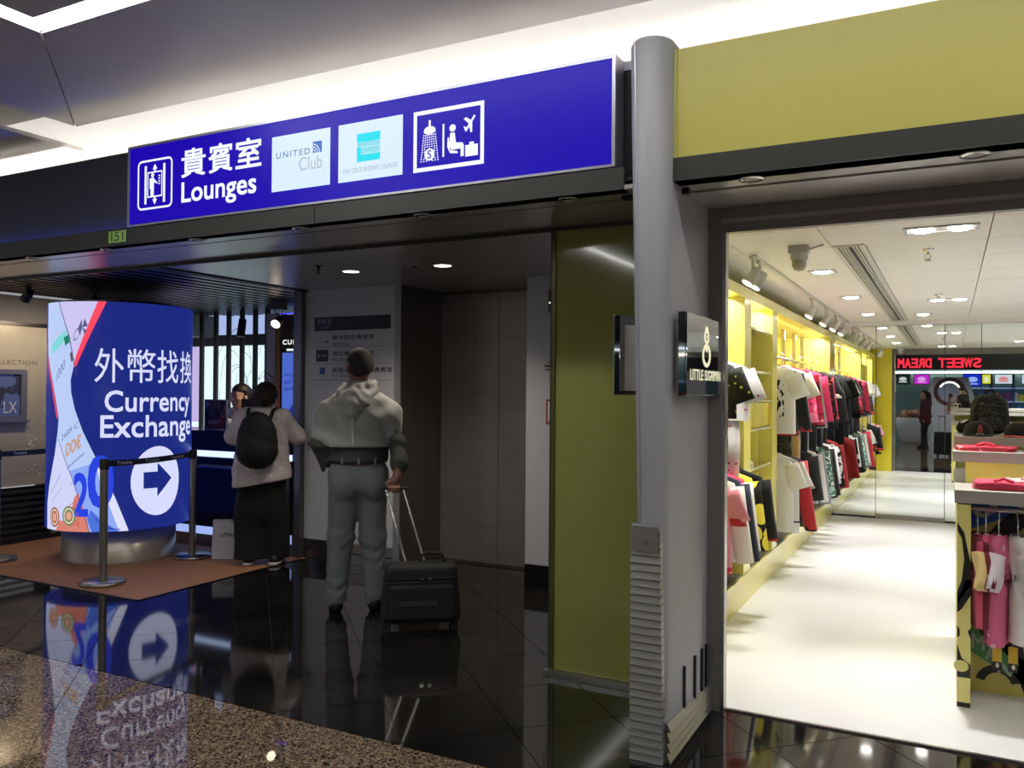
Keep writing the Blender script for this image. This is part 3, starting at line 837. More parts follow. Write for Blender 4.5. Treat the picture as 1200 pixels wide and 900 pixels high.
belt((-5.79, 4.25), (-6.01, 5.30), (.10, .42, .74), 'navy belt lettered Travelex across the front of the totem')
belt((-7.36, 4.36), (-7.82, 5.75), (.15, .75), 'navy belt lettered Travelex in front of the beige display wall')

# ================================================================== KIOSK
m_blit = glow('counter_light', '#bfd4ff', 1.6)
K = thing('exchange_counter', 'dark navy exchange counter with two lines of cold light', 'counter', (-6.2, 6.0, 0))
CY = 5.72
box('front', -7.6, CY, .20, -5.26, CY + .30, .865, m_navy, K)
box('top', -7.6, CY - .05, 1.08, -5.26, CY + .45, 1.12, M('black_counter_top', '#0c0d12', .15), K)
box('upper_front', -7.6, CY + .01, .925, -5.26, CY + .06, 1.08, m_navy, K)
box('light_line', -7.6, CY + .02, .868, -5.26, CY + .05, .922, m_blit, K)
box('bag_shelf', -6.30, CY - .12, .775, -5.75, CY, .797, m_steel, K)
box('foot_light', -7.6, CY + .04, .115, -5.26, CY + .06, .198, glow('foot_light', '#a9c0ff', .9), K)
box('plinth', -7.6, CY + .05, .004, -5.26, CY + .30, .114, m_steel, K)
# back of the kiosk
KB = 7.3
struct(box('wall_back', -11, KB + .25, 0, -5.0, KB + .4, 3.0, m_black))
BK = thing('backlit_wall', 'glowing pale wall panel with loose line drawing behind dark slats', 'light panel', (-7.5, KB + .2, 0))
box('lower_panel', -9.0, KB + .15, .9, -6.62, KB + .2, 2.045, glow('panel_cyan_white', '#dcf6fc', 1.15), BK)
box('tinted_panel', -9.0, KB + .145, 1.1, -8.33, KB + .15, 2.045, glow('panel_pink', '#cdbdf0', .9), BK)
box('upper_panel', -9.0, KB + .15, 2.18, -6.62, KB + .2, 2.43, glow('panel_blue_white', '#a8bdea', .95), BK)
box('cross_band', -9.0, KB + .13, 2.045, -6.62, KB + .2, 2.18, M('band_grey_blue', '#48566a', .5), BK)
f = Flat(plane_y(KB + .15))
random.seed(3)
for q in range(26):
    cx0, cz0 = -7.55 + random.uniform(-.45, .55), 1.60 + random.uniform(-.28, .28)
    r0 = random.uniform(.05, .26); a0 = random.uniform(0, 6.28)
    f.line([(cx0 + r0 * math.cos(a0 + .28 * i), cz0 + r0 * (.9 + .1 * q % 3) * math.sin(a0 + .28 * i) * .8) for i in range(8)], .006)
for q in range(4):
    f.line([(-7.9 + .3 * q, 1.2), (-7.75 + .3 * q, 1.45), (-7.7 + .3 * q, 1.72 - .03 * q)], .006)
f.build('line_drawing', M('drawing_line', '#5d6a78', .6), BK)
SL = thing('slat_screen', 'row of dark walnut posts in front of the glowing kiosk wall', 'screen', (-7.2, 7.0, 0))
for px0 in (-7.815, -7.585, -7.38, -7.17, -6.967, -6.786):
    box('slat', px0 - .027, 6.99, .004, px0 + .027, 7.02, 2.41, m_wood if px0 > -6.8 else M('black_brown_slat', '#1c1719', .4), SL)
PW = thing('wood_portal', 'warm walnut boards framing a narrow white strip behind the clerk', 'panel', (-6.55, 7.0, 0))
for x0, x1, mt in ((-6.757, -6.63, M('strip_white', '#b4bacb', .5)), (-6.63, -6.55, M('light_walnut', '#8a5a34', .4, var=.3, scale=4, stretch=(6, 6, .6)))):
    box('board', x0, 6.96, .004, x1, 7.06, 2.36, mt, PW)
f = Flat(plane_y(6.96))
f.line([(-6.755, 1.70), (-6.64, 1.64)], .012).line([(-6.755, 1.64), (-6.64, 1.60)], .006).line([(-6.65, 1.60), (-6.65, 1.35)], .012).line([(-6.71, 1.55), (-6.71, 1.35)], .01)
f.build('black_mark', m_black, PW)
# header with word and blue poster
HD = thing('kiosk_header', 'dark fluted header lettered in white above the blue poster', 'sign', (-5.9, 6.95, 2.0))
for i in range(14):
    box('flute', -6.54 + i * .062, 6.95, 2.10, -6.485 + i * .062, 7.0, 2.34, M('fluted_bronze', '#4c3e33', .4, .5), HD)
box('name_board', -6.54, 6.94, 1.965, -5.3, 7.0, 2.10, M('name_board', '#1d1a1a', .5), HD)
text('CURRENCY', (-6.495, 2.01, -5.965, 2.06), plane_y(6.94), 'lettering', glow('white_letter', '#ffffff', 1.0), HD, .03, spacing=1.2)
box('blue_light', -6.54, 6.93, 2.345, -5.3, 6.96, 2.355, glow('blue_led', '#4a3cff', 1.2), HD)
PO = thing('blue_poster', 'backlit blue advertising poster under the kiosk header', 'poster', (-5.9, 6.95, 1.0))
box('frame', -6.525, 6.95, .95, -5.35, 7.0, 1.94, m_black, PO)
box('sheet', -6.505, 6.945, .97, -5.37, 6.95, 1.92, glow('poster_blue', '#4a66c8', 1.0), PO)
m_pn = glow('poster_navy', '#1f2f86', 1.0)
text('Airport', (-6.475, 1.645, -6.25, 1.70), plane_y(6.945), 'lettering', m_pn, PO)
text('and rates', (-6.475, 1.575, -6.2, 1.63), plane_y(6.945), 'lettering', m_pn, PO)
text('special', (-6.475, 1.495, -6.26, 1.555), plane_y(6.945), 'lettering', m_pn, PO)
f = Flat(plane_y(6.945)); f.poly([(-6.50, 1.10), (-6.50, 1.18), (-6.22, 1.50), (-6.0, 1.50), (-6.3, 1.10)]); f.build('dark_shape', m_pn, PO)
# monitor, framed rates card
t = thing('monitor', 'black monitor back on the counter beside the clerk', 'monitor', (-6.2, 6.0, 1.12))
box('screen', -6.17, 6.02, 1.17, -5.80, 6.05, 1.42, m_black, t, bevel=.006)
box('foot', -6.06, 5.97, 1.12, -5.90, 6.10, 1.13, m_black, t); box('neck', -6.0, 6.03, 1.13, -5.96, 6.05, 1.2, m_black, t)
t = thing('rates_card', 'acrylic stand with a printed card on the left of the counter', 'card stand', (-6.28, 5.80, 1.12))
box('stand', -6.43, 5.80, 1.12, -6.13, 5.815, 1.415, M('acrylic', '#8f95a5', .15), t)
box('card', -6.418, 5.794, 1.135, -6.142, 5.80, 1.405, ramp_mat('card_print', [(0, '#2b2d33'), (.35, '#4e4a4c'), (.55, '#2f3340'), (.75, '#6b4a44')], 14, 'cells'), t)
f = Flat(plane_y(5.794)); f.rect(-6.40, 1.15, -6.16, 1.235); f.build('red_panel', M('card_red', '#6c2a2a', .6), t)
f = Flat(plane_y(5.793)); f.rect(-6.36, 1.20, -6.20, 1.21).rect(-6.36, 1.18, -6.24, 1.19).poly([(-6.40, 1.30), (-6.40, 1.39), (-6.35, 1.39)]); f.build('print', M('card_pale', '#a49a98', .6), t)
# ceiling kit
def tracklight(x, y, z, label, lit):
    t = thing('kiosk_spotlight', label, 'spotlight', (x, y, z))
    box('driver_box', x - .07, y - .05, z - .07, x + .07, y + .05, z + .01, M('light_grey_case', '#55565c', .5), t)
    MB().tube([(x - .05, y, z - .07), (x - .045, y, z - .12), (x, y - .01, z - .14), (x + .045, y, z - .12), (x + .05, y, z - .07)], .006, 6).build('yoke', m_grey, t)
    MB().tube([(x, y + .04, z - .16), (x + .01, y - .05, z - .22)], [.035, .05], 14).build('lamp_head', m_black, t)
    MB().tube([(x + .0105, y - .053, z - .222), (x + .0115, y - .058, z - .226)], [.046, .046], 14).build('lens', glow('kiosk_lamp', '#ffe9c8', lit), t)
    return t
tracklight(-6.05, 6.4, 2.40, 'boxed spotlight with glowing lens hanging over the kiosk clerk', 9)
tracklight(-5.93, 6.62, 2.36, 'second boxed spotlight beside the lobby corner post', 9)
spot('lamp', (-5.7, 6.5, 2.2), (-6.3, 6.3, 1.1), KIOSK_SPOT, 80, '#ffe3bd')
for x, y, lb in ((-6.75, 6.6, 'black cylinder speaker hanging among the kiosk slats'), (-6.1, 6.7, 'black spotlight tilted down among the kiosk slats')):
    t = thing('hanging_unit', lb, 'spotlight', (x, y, 2.1))
    MB().cyl((x, y, 2.41), (x, y, 2.27), .008, n=8).build('stem', m_black, t)
    MB().cyl((x, y, 2.27), (x + (.0 if x < -6.5 else .05), y - .03, 2.08), .04, .045).build('can', m_black, t)

for y, lb in ((4.55, 'added black spotlight brightening the beige display wall, nearer'), (5.2, 'added black spotlight brightening the beige display wall, farther')):  # spotlights added to brighten the beige wall and its bulkhead
    t = thing('added_washer', lb, 'spotlight', (-7.25, y, 2.3))
    MB().cyl((-7.25, y, 2.41), (-7.25, y, 2.36), .02, n=10).build('stem', m_black, t)
    MB().tube([(-7.22, y, 2.37), (-7.30, y, 2.30)], [.035, .045], 12).build('can', m_black, t)
    spot('lamp', (-7.31, y, 2.29), (-8.02, y, 1.2), 26.0, 155, '#ffe9cc', t, .8)
# paper bag
t = thing('paper_bag', 'white paper carrier bag standing beside the woman in black', 'bag', (-5.74, 5.45, .004), math.radians(30))
bw, bd, bh = .115, .06, .34
mb = MB(); rr = []
for z, kx, ky in ((0, 1, 1), (.1, 1.01, .95), (.22, 1.0, .7), (bh, 1.0, .42)):
    rr.append([(-bw * kx, -bd * ky, z), (bw * kx, -bd * ky, z), (bw * kx, 0, z + (0.004 if z else 0)), (bw * kx, bd * ky, z), (-bw * kx, bd * ky, z), (-bw * kx, 0, z)])
mb.loft(rr, True, False); mb.build('body', M('bag_paper', '#b9bac2', .6), t, world=False)
for s in (-1, 1):
    MB().tube([(-.05, s * bd * .42, bh - .02), (-.04, s * .03, bh + .05), (.04, s * .03, bh + .05), (.05, s * bd * .42, bh - .02)], .003, 6).build('handle', m_black, t, world=False)
mp = lambda u, v, d: (u, -bd * (1 - .58 * max(0, (v - .1) / .24)) - .004 - d, v)
vs, fs = glyphs('DUTY FREE', .02)
a0, a1 = min(p[0] for p in vs), max(p[0] for p in vs); b0, b1 = min(p[1] for p in vs), max(p[1] for p in vs)
mb = MB(); mb.add([mp(-.045 + (x - a0) / (a1 - a0) * .12, .195 + (y - b0) / (b1 - b0) * .02, .001) for x, y in vs], fs); mb.build('lettering', m_dk, t, world=False)
mb = MB(); mb.add([mp(-.02 + q * .07, .222, .001) for q in (0, 1)] + [mp(-.02 + q * .07, .228, .001) for q in (1, 0)], [(0, 1, 2, 3)]); mb.build('print_line', m_dk, t, world=False)

# ================================================================== LEFT DISPLAY WALL
LW = -8.02
dw = struct(box('wall_left', LW - .2, 3.9, .56, LW, 5.55, 2.115, M('beige_display_panel', '#b0a894', .3, .2, var=.06, scale=3, stretch=(1, 6, .3))))
box('frame_rail', LW - .2, 3.9, 2.115, LW + .015, 5.55, 2.15, m_dsteel, dw); box('frame_rail', LW - .2, 5.25, .05, LW + .012, 5.29, 2.115, m_dsteel, dw)
box('bulkhead', LW - .9, 3.9, 2.15, LW - .01, 7.5, 2.41, M('grey_bulkhead', '#67645f', .6), dw)
for i in range(8):
    z = .06 + i * .062
    MB().prism([(LW - .06, z), (LW, z - .012), (LW, z + .01), (LW - .06, z + .045)], lambda u, v, d: (u, d, v), 3.9, 5.25).build('louvre', M('louvre_grey', '#3d3c3b', .35, .6), dw)
box('plinth', LW - .2, 3.9, 0, LW + .004, 5.55, .05, m_black, dw)
PXL = plane_x(LW)
text('COLLECTION', (4.62, 1.738, 5.13, 1.782), lambda u, v, d: (LW + d, u, v), 'lettering', M('bronze_letter', '#6f6656', .4, .4), dw, .0, spacing=1.1)
random.seed(11)
f = Flat(PXL)
for q in range(60):
    u, v = 5.05 + random.uniform(-.02, .18), random.uniform(.6, 2.05)
    f.rect(u, v, u + .006, v + .009)
f.build('light_points', glow('pin_lights', '#e8e4d8', .7), dw)
t = thing('showcase', 'small recessed showcase with silver frame in the beige wall', 'showcase', (LW, 4.85, 1.2))
f = MB(); f.box(LW, 4.62, 1.20, LW + .03, 5.015, 1.245).box(LW, 4.62, 1.645, LW + .03, 5.015, 1.69).box(LW, 4.96, 1.245, LW + .03, 5.015, 1.645).box(LW, 4.62, 1.245, LW + .03, 4.66, 1.645); f.build('frame', M('silver_frame', '#8f8f92', .3, .7), t)
box('picture', LW, 4.66, 1.245, LW + .006, 4.96, 1.645, ramp_mat('showcase_picture', [(0, '#23283c'), (.4, '#44507a'), (.6, '#7482a8'), (.75, '#2c3148')], 5, 'noise', emit=.25), t)
box('sill', LW, 4.6, 1.18, LW + .06, 5.03, 1.20, M('silver_frame', '#8f8f92', .3, .7), t)
text('LX', (4.80, 1.27, 4.93, 1.38), lambda u, v, d: (LW + .007 + d, u, v), 'lettering', M('pale_letter', '#b8bcc8', .4), t)
# ================================================================== PEOPLE (signed-distance bodies -> one surface)
def snet(d, o, h):
    s = d < 0
    nx, ny, nz = d.shape
    cnt = np.zeros((nx - 1, ny - 1, nz - 1), np.int8)
    for i, j, k in itertools.product((0, 1), repeat=3):
        cnt += s[i:nx - 1 + i, j:ny - 1 + j, k:nz - 1 + k]
    act = (cnt > 0) & (cnt < 8)
    idx = np.full(act.shape, -1, np.int64)
    ac = np.argwhere(act)
    idx[act] = np.arange(len(ac))
    acc = np.zeros((len(ac), 3)); c = np.zeros(len(ac))
    corners = list(itertools.product((0, 1), repeat=3))
    for a in corners:
        for ax in range(3):
            if a[ax]: continue
            b = list(a); b[ax] = 1
            da = d[ac[:, 0] + a[0], ac[:, 1] + a[1], ac[:, 2] + a[2]]
            db = d[ac[:, 0] + b[0], ac[:, 1] + b[1], ac[:, 2] + b[2]]
            mk = (da < 0) != (db < 0)
            t = da[mk] / (da[mk] - db[mk])
            p = np.tile(np.array(a, float), (mk.sum(), 1)); p[:, ax] += t
            acc[mk] += p; c[mk] += 1
    v = (ac + acc / c[:, None]) * h + o
    quads = []
    for ax in range(3):
        sl0 = [slice(None)] * 3; sl1 = [slice(None)] * 3
        sl0[ax] = slice(0, -1); sl1[ax] = slice(1, None)
        a, b = s[tuple(sl0)], s[tuple(sl1)]
        e = np.argwhere(a != b)
        o1, o2 = [q for q in range(3) if q != ax]
        ok = (e[:, o1] > 0) & (e[:, o2] > 0) & (e[:, o1] < d.shape[o1] - 1) & (e[:, o2] < d.shape[o2] - 1)
        e = e[ok]
        fl = a[e[:, 0], e[:, 1], e[:, 2]]
        def cell(p, q):
            r = e.copy(); r[:, o1] += p; r[:, o2] += q
            return idx[r[:, 0], r[:, 1], r[:, 2]]
        q4 = np.stack([cell(-1, -1), cell(0, -1), cell(0, 0), cell(-1, 0)], 1)
        if ax == 1: fl = ~fl
        q4[~fl] = q4[~fl][:, ::-1]
        quads.append(q4)
    return v, np.concatenate(quads)

def cap(a, b, ra, rb=None, k=.02, s=(1, 1, 1)): return dict(t='cap', a=np.array(a, float), b=np.array(b, float), ra=ra, rb=ra if rb is None else rb, k=k, s=np.array(s, float))
def ell(c, r, k=.02, rot=None): return dict(t='ell', c=np.array(c, float), r=np.array(r, float), k=k, rot=rot)
def chain(pts, rs, k=.02): return [cap(pts[i], pts[i + 1], rs[i], rs[i + 1], k) for i in range(len(pts) - 1)]
def rotz(prims, c, ang):
    R = np.array([[math.cos(ang), -math.sin(ang), 0], [math.sin(ang), math.cos(ang), 0], [0, 0, 1]]); c = np.array(c, float)
    out = []
    for p in prims:
        q = dict(p)
        for key in ('a', 'b', 'c'):
            if key in q: q[key] = R @ (q[key] - c) + c
        if q['t'] == 'ell': q['rot'] = R if q.get('rot') is None else R @ q['rot']
        out.append(q)
    return out

def field(prims, h, pad=.03, inflate=0.0, cuts=(), fold=None):
    lo = np.min([np.minimum(p['a'] - p['ra'] / p['s'].min(), p['b'] - p['rb'] / p['s'].min()) if p['t'] == 'cap' else p['c'] - p['r'].max() for p in prims], 0) - pad - inflate
    hi = np.max([np.maximum(p['a'], p['b']) + max(p['ra'], p['rb']) / p['s'].min() if p['t'] == 'cap' else p['c'] + p['r'].max() for p in prims], 0) + pad + inflate
    n = np.ceil((hi - lo) / h).astype(int) + 2
    D = np.full(n, .5, np.float32)
    for p in prims:
        m = p['k'] * 1.5 + .05 + inflate
        if p['t'] == 'cap':
            rr = max(p['ra'], p['rb']) / min(p['s']); l0, h0 = np.minimum(p['a'], p['b']) - rr - m, np.maximum(p['a'], p['b']) + rr + m
        else:
            rr = p['r'].max(); l0, h0 = p['c'] - rr - m, p['c'] + rr + m
        i0 = np.clip(np.floor((l0 - lo) / h).astype(int), 0, n); i1 = np.clip(np.ceil((h0 - lo) / h).astype(int) + 1, 0, n)
        if (i1 <= i0).any(): continue
        X = [lo[q] + h * np.arange(i0[q], i1[q]) for q in range(3)]
        x, y, z = np.meshgrid(*X, indexing='ij', sparse=True)
        if p['t'] == 'cap':
            a, b, sc = p['a'], p['b'], p['s']; ab = (b - a) * sc; L = max(ab @ ab, 1e-9)
            px, py, pz = (x - a[0]) * sc[0], (y - a[1]) * sc[1], (z - a[2]) * sc[2]
            t = np.clip((px * ab[0] + py * ab[1] + pz * ab[2]) / L, 0, 1)
            d = np.sqrt((px - t * ab[0]) ** 2 + (py - t * ab[1]) ** 2 + (pz - t * ab[2]) ** 2) - (p['ra'] + (p['rb'] - p['ra']) * t)
        else:
            px, py, pz = x - p['c'][0], y - p['c'][1], z - p['c'][2]
            if p.get('rot') is not None:
                R = p['rot'].T
                px, py, pz = (R[q, 0] * px + R[q, 1] * py + R[q, 2] * pz for q in range(3))
            r = p['r']
            k0 = np.sqrt((px / r[0]) ** 2 + (py / r[1]) ** 2 + (pz / r[2]) ** 2)
            k1 = np.sqrt((px / r[0] ** 2) ** 2 + (py / r[1] ** 2) ** 2 + (pz / r[2] ** 2) ** 2) + 1e-9
            d = k0 * (k0 - 1) / k1
        sub = D[i0[0]:i1[0], i0[1]:i1[1], i0[2]:i1[2]]
        k = p['k']
        hh = np.clip(.5 + .5 * (d - sub) / k, 0, 1)
        sub[...] = d * (1 - hh) + sub * hh - k * hh * (1 - hh)
    D -= inflate
    if fold is not None or cuts:
        x, y, z = np.meshgrid(*[lo[q] + h * np.arange(n[q]) for q in range(3)], indexing='ij', sparse=True)
        if fold is not None: D += fold(x, y, z).astype(np.float32)
        for c in cuts: D = np.maximum(D, c(x, y, z))
    return D, lo

def sdf(name, prims, h, mat, parent, inflate=0.0, cuts=(), fold=None):
    D, lo = field(prims, h, .03, inflate, cuts, fold)
    v, q = snet(D, lo, h)
    me = bpy.data.meshes.new(name)
    me.vertices.add(len(v)); me.vertices.foreach_set('co', v.astype(np.float32).ravel())
    me.loops.add(len(q) * 4); me.loops.foreach_set('vertex_index', q.astype(np.int32).ravel())
    me.polygons.add(len(q)); me.polygons.foreach_set('loop_start', np.arange(0, len(q) * 4, 4, dtype=np.int32))
    me.polygons.foreach_set('use_smooth', np.ones(len(q), bool))
    me.update(calc_edges=True); me.validate()
    bm = bmesh.new(); bm.from_mesh(me); bmesh.ops.recalc_face_normals(bm, faces=bm.faces); bm.to_mesh(me); bm.free()
    me.materials.append(mat)
    o = bpy.data.objects.new(name, me); COL.objects.link(o); o.parent = parent
    return o

def head(c, s=1.0, turn=0.0, nod=0.0, fem=False):
    """c = centre of the skull, face towards +y"""
    x, y, z = c
    P = [ell((x, y, z + .015 * s), (.077 * s, .096 * s, .098 * s), .02), ell((x, y + .03 * s, z - .05 * s), (.062 * s, .068 * s, .068 * s), .03),
         ell((x, y + .055 * s, z - .098 * s), (.03 * s, .03 * s, .022 * s), .03), ell((x, y + .098 * s, z - .03 * s), (.013 * s, .020 * s, .014 * s), .012),
         cap((x, y + .088 * s, z + .012 * s), (x, y + .102 * s, z - .026 * s), .009 * s, .012 * s, .012),
         cap((x - .045 * s, y + .074 * s, z + .022 * s), (x + .045 * s, y + .074 * s, z + .022 * s), .012 * s, k=.02),
         ell((x, y + .084 * s, z - .063 * s), (.024 * s, .012 * s, .008 * s), .008)]
    for q in (-1, 1):
        P += [ell((x + q * .083 * s, y - .008 * s, z - .012 * s), (.013 * s, .024 * s, .034 * s), .006), ell((x + q * .074 * s, y + .006 * s, z - .045 * s), (.008 * s, .010 * s, .012 * s), .006),
              ell((x + q * .042 * s, y + .062 * s, z - .028 * s), (.026 * s, .024 * s, .022 * s), .03)]
    return rotz(P, (x, y, z), turn)

def face(par, c, s=1.0, turn=0.0):
    """eyes, brows and mouth as small parts of a figure"""
    R = Matrix.Rotation(turn, 3, 'Z'); C = Vector(c)
    def pt(a, b, d): return C + R @ Vector((a * s, b * s, d * s))
    for q in (-1, 1):
        mb = MB(); mb.lathe([(.001, -.009), (.006, -.007), (.010, 0), (.006, .007), (.001, .009)], (0, 0, 0), 12)
        mb.v = [tuple(pt(q * .032 + v[0], .079 + v[1] * .6, .004 + v[2] * .75)) for v in mb.v]
        mb.build('eye', M('eye_white', '#d9d4cc', .3), par, world=False)
        MB().cyl(pt(q * .032, .084, .004), pt(q * .032, .0865, .004), .0045 * s, n=10).build('pupil', m_black, par, world=False)
        MB().tube([pt(q * .018, .089, .024), pt(q * .034, .090, .029), pt(q * .05, .082, .023)], .0035 * s, 6).build('eyebrow', M('brow', '#1a1412', .8), par, world=False)
    MB().tube([pt(-.022, .088, -.063), pt(0, .097, -.062), pt(.022, .088, -.063)], [.003 * s, .0055 * s, .003 * s], 6).build('lips', M('lips', '#9a5a50', .5), par, world=False)

def hand_grip(side, w, fx, s=1.0):
    """fingers curled round a bar that runs along x at fx; w = wrist"""
    x, y, z = fx
    P = [cap(w, (x, y + .012, z + .045), .027 * s, .03 * s, .015), ell((x, y + .014, z + .035), (.042 * s, .020 * s, .036 * s), .012)]
    for i, (dx, l) in enumerate(((-.030, .92), (-.010, 1.0), (.010, .96), (.030, .82))):
        q = -side
        kx = x + q * dx
        P += chain([(kx, y + .006, z + .022), (kx, y - .024, z + .006), (kx, y - .022, z - .018 * l), (kx, y + .004, z - .026 * l)], [.0098, .0095, .0088, .008], .004)
    P += chain([(x - side * .03, y + .012, z + .052), (x - side * .05, y + .0, z + .03), (x - side * .046, y - .004, z + .004)], [.014, .0115, .0095], .006)
    return P
def hand_flat(w, d, side, s=1.0, curl=.35):
    """relaxed hand from wrist w pointing along unit d (mostly horizontal or down)"""
    w = np.array(w, float); d = np.array(d, float); d /= np.linalg.norm(d)
    up = np.array([0, 0, 1.0]); lat = np.cross(d, up)
    if np.linalg.norm(lat) < .2: lat = np.array([0, 1.0, 0])
    lat /= np.linalg.norm(lat); nrm = np.cross(lat, d)
    P = [cap(w, w + d * .055 * s, .026 * s, .03 * s, .012, (1, 1, 1))]
    for o, l in ((-.027, .85), (-.009, 1.0), (.009, .95), (.027, .75)):
        a = w + d * .075 * s + lat * o * s; b = a + (d * .036 * l - nrm * .036 * curl * .4) * s; c = b + (d * .026 * l - nrm * .026 * curl) * s; e = c + (d * .016 * l - nrm * .02 * curl) * s
        P += chain([a - d * .03, a, b, c, e], [.010 * s, .010 * s, .0092 * s, .0085 * s, .0075 * s], .004)
    a = w + d * .02 * s - side * lat * .024 * s
    P += chain([a, a + (d * .03 - side * lat * .026) * s, a + (d * .058 - side * lat * .034) * s], [.014 * s, .0115 * s, .009 * s], .006)
    return P

def folds(a, fx, fy, fz, ph=0.0):
    return lambda x, y, z: a * (np.sin(x * fx + 2.2 * np.sin(z * fz * .4 + ph)) * np.sin(z * fz + 1.7 * np.sin(y * fy + x * 9)) + .5 * np.sin(z * fz * 2.3 + x * 21 + y * fy * 1.7))

# ---------------------------------------------------------------- man with the roller case
m_skin = M('brown_skin', '#6b4735', .5, var=.08, scale=20)
MAN = thing('person', 'man in draped pale jacket and grey trousers seen from behind at the lift', 'person', (-3.62, 4.62, 0), math.radians(38))
GRIP = (.235, -.25, .862)
legL = [(-.092, -.01, .92), (-.118, .005, .50), (-.145, -.03, .085)]
legR = [(.088, -.01, .92), (.102, .01, .50), (.118, -.03, .085)]
armR = [(.165, -.005, 1.405), (.262, -.085, 1.155), (.258, -.225, .945)]
armL = [(-.165, -.005, 1.405), (-.262, -.03, 1.15), (-.225, .16, 1.0)]
body = head((0, .025, 1.69), 1.06, math.radians(24))
body += [cap((0, -.005, 1.47), (0, .015, 1.62), .062, .057, .03)]
body += [cap((0, -.01, 1.05), (0, -.005, 1.33), .135, .155, .05, (.78, 1.15, 1)), ell((0, 0, .96), (.165, .115, .12), .05), cap((-.16, -.01, 1.40), (.16, -.01, 1.40), .06, k=.05)]
body += chain(legL, [.088, .062, .042], .03) + chain(legR, [.088, .062, .042], .03)
for lg, sg in ((legL, -1), (legR, 1)):
    body += [cap((lg[2][0], -.05, .055), (lg[2][0] + sg * .015, .15, .04), .04, .032, .03)]
body += chain(armR, [.055, .045, .03], .02) + chain(armL, [.055, .045, .03], .02) + hand_grip(1, armR[2], GRIP) + hand_flat(armL[2], (.55, .8, -.25), -1)
sdf('body', body, .008, m_skin, MAN)
sdf('hair', rotz([ell((0, .018, 1.712), (.087, .106, .104), .02), ell((0, -.018, 1.67), (.081, .075, .085), .02)], (0, .025, 1.69), math.radians(24)), .006, M('cropped_black_hair', '#1c1815', .8, bump=.3, bscale=400), MAN,
    cuts=[lambda x, y, z: (y - .06 + .44 * x) - .55 * (z - 1.70) + np.maximum(0, (1.69 - z)) * .9, lambda x, y, z: 1.60 - z])
face(MAN, (0, .025, 1.69), 1.06, math.radians(24))
m_trou = M('grey_trousers', '#606566', .8, bump=.25, bscale=120)
tr = chain(legL, [.112, .088, .07], .04) + chain(legR, [.112, .088, .07], .04) + [ell((0, -.005, .95), (.192, .135, .135), .05), ell((-.085, -.075, .87), (.092, .075, .095), .05), ell((.085, -.075, .87), (.092, .075, .095), .05)]
sdf('trousers', tr, .008, m_trou, MAN, fold=lambda x, y, z: .0045 * np.sin(z * 75 + 2.5 * np.sin(x * 25 + y * 14)) * np.clip(1.15 - z, .25, 1.0) * (.5 + .5 * np.sin(z * 17 + x * 9)), cuts=[lambda x, y, z: z - 1.045, lambda x, y, z: .062 - z - .02 * np.sin(x * 30)])
m_belt2 = M('black_leather', '#121110', .4)
sdf('belt', [ell((0, -.008, 1.02), (.192, .138, .10), .03)], .008, m_belt2, MAN, .006, cuts=[lambda x, y, z: z - 1.052, lambda x, y, z: 1.018 - z])
for i in (-.11, 0, .11):
    box('belt_loop', i - .008, -.155 + abs(i) * .2, 1.012, i + .008, -.135 + abs(i) * .2, 1.058, m_trou, MAN, world=False)
m_shirt = M('olive_grey_shirt', '#3c3d39', .85, bump=.2, bscale=120)
sh = [cap((0, -.01, 1.05), (0, -.01, 1.33), .145, .165, .05, (.72, 1.05, 1)), cap((-.15, -.01, 1.38), (.15, -.01, 1.38), .06, k=.05)]
sh += chain([armR[0], armR[1], (.265, -.165, 1.03)], [.052, .056, .052], .03) + chain([armL[0], armL[1], (-.235, .12, 1.03)], [.052, .058, .052], .03)
sh += [cap((.275, -.16, 1.04), (.27, -.175, 1.015), .062, .064, .015), cap((-.245, -.01, 1.09), (-.225, .03, .98), .045, .035, .03)]
sdf('shirt', sh, .008, m_shirt, MAN, fold=folds(.003, 22, 20, 34), cuts=[lambda x, y, z: 1.03 - z - .5 * np.clip(np.abs(x) - .2, 0, .2) * 5])
m_jack = M('pale_grey_jacket', '#939390', .6, bump=.25, bscale=90, sheen=.2)
jk = [cap((0, -.02, 1.16), (0, -.025, 1.34), .155, .155, .05, (.68, 1.02, 1)), cap((-.09, -.015, 1.43), (-.215, -.02, 1.35), .075, .068, .05), cap((.09, -.015, 1.43), (.215, -.02, 1.35), .075, .068, .05), cap((-.1, -.015, 1.42), (.1, -.015, 1.42), .075, k=.05),
      cap((-.215, -.02, 1.35), (-.245, -.03, 1.21), .07, .062, .05), cap((.215, -.02, 1.35), (.235, -.05, 1.21), .07, .06, .05),
      ell((0, -.02, 1.505), (.10, .095, .075), .05)]
jf = lambda x, y, z: .007 * np.sin(x * 26 + 3 * np.sin(z * 11)) * np.sin(z * 15 + x * 11 + 1.2) + .004 * np.sin(z * 48 + x * 30) * np.sin(x * 17)
jc = [lambda x, y, z: 1.135 - z - .03 * np.clip(np.abs(x) - .2, 0, .2) * 5 + 0 * y]
JK = sdf('jacket', jk, .008, m_jack, MAN, .006, jc, jf)
sdf('hem_band', jk, .008, m_jack, JK, .012, [lambda x, y, z: 1.13 - z + 0 * x, lambda x, y, z: z - 1.165 + 0 * x, lambda x, y, z: np.abs(x) - .20 + 0 * z], None)
hood = [cap((.095 * math.cos(a), -.005 + .088 * math.sin(a), 1.55 + .018 * math.sin(a + .6)), (.095 * math.cos(a + .5), -.005 + .088 * math.sin(a + .5), 1.55 + .018 * math.sin(a + 1.1)), .027, k=.02) for a in [i * .4833 for i in range(13)]]
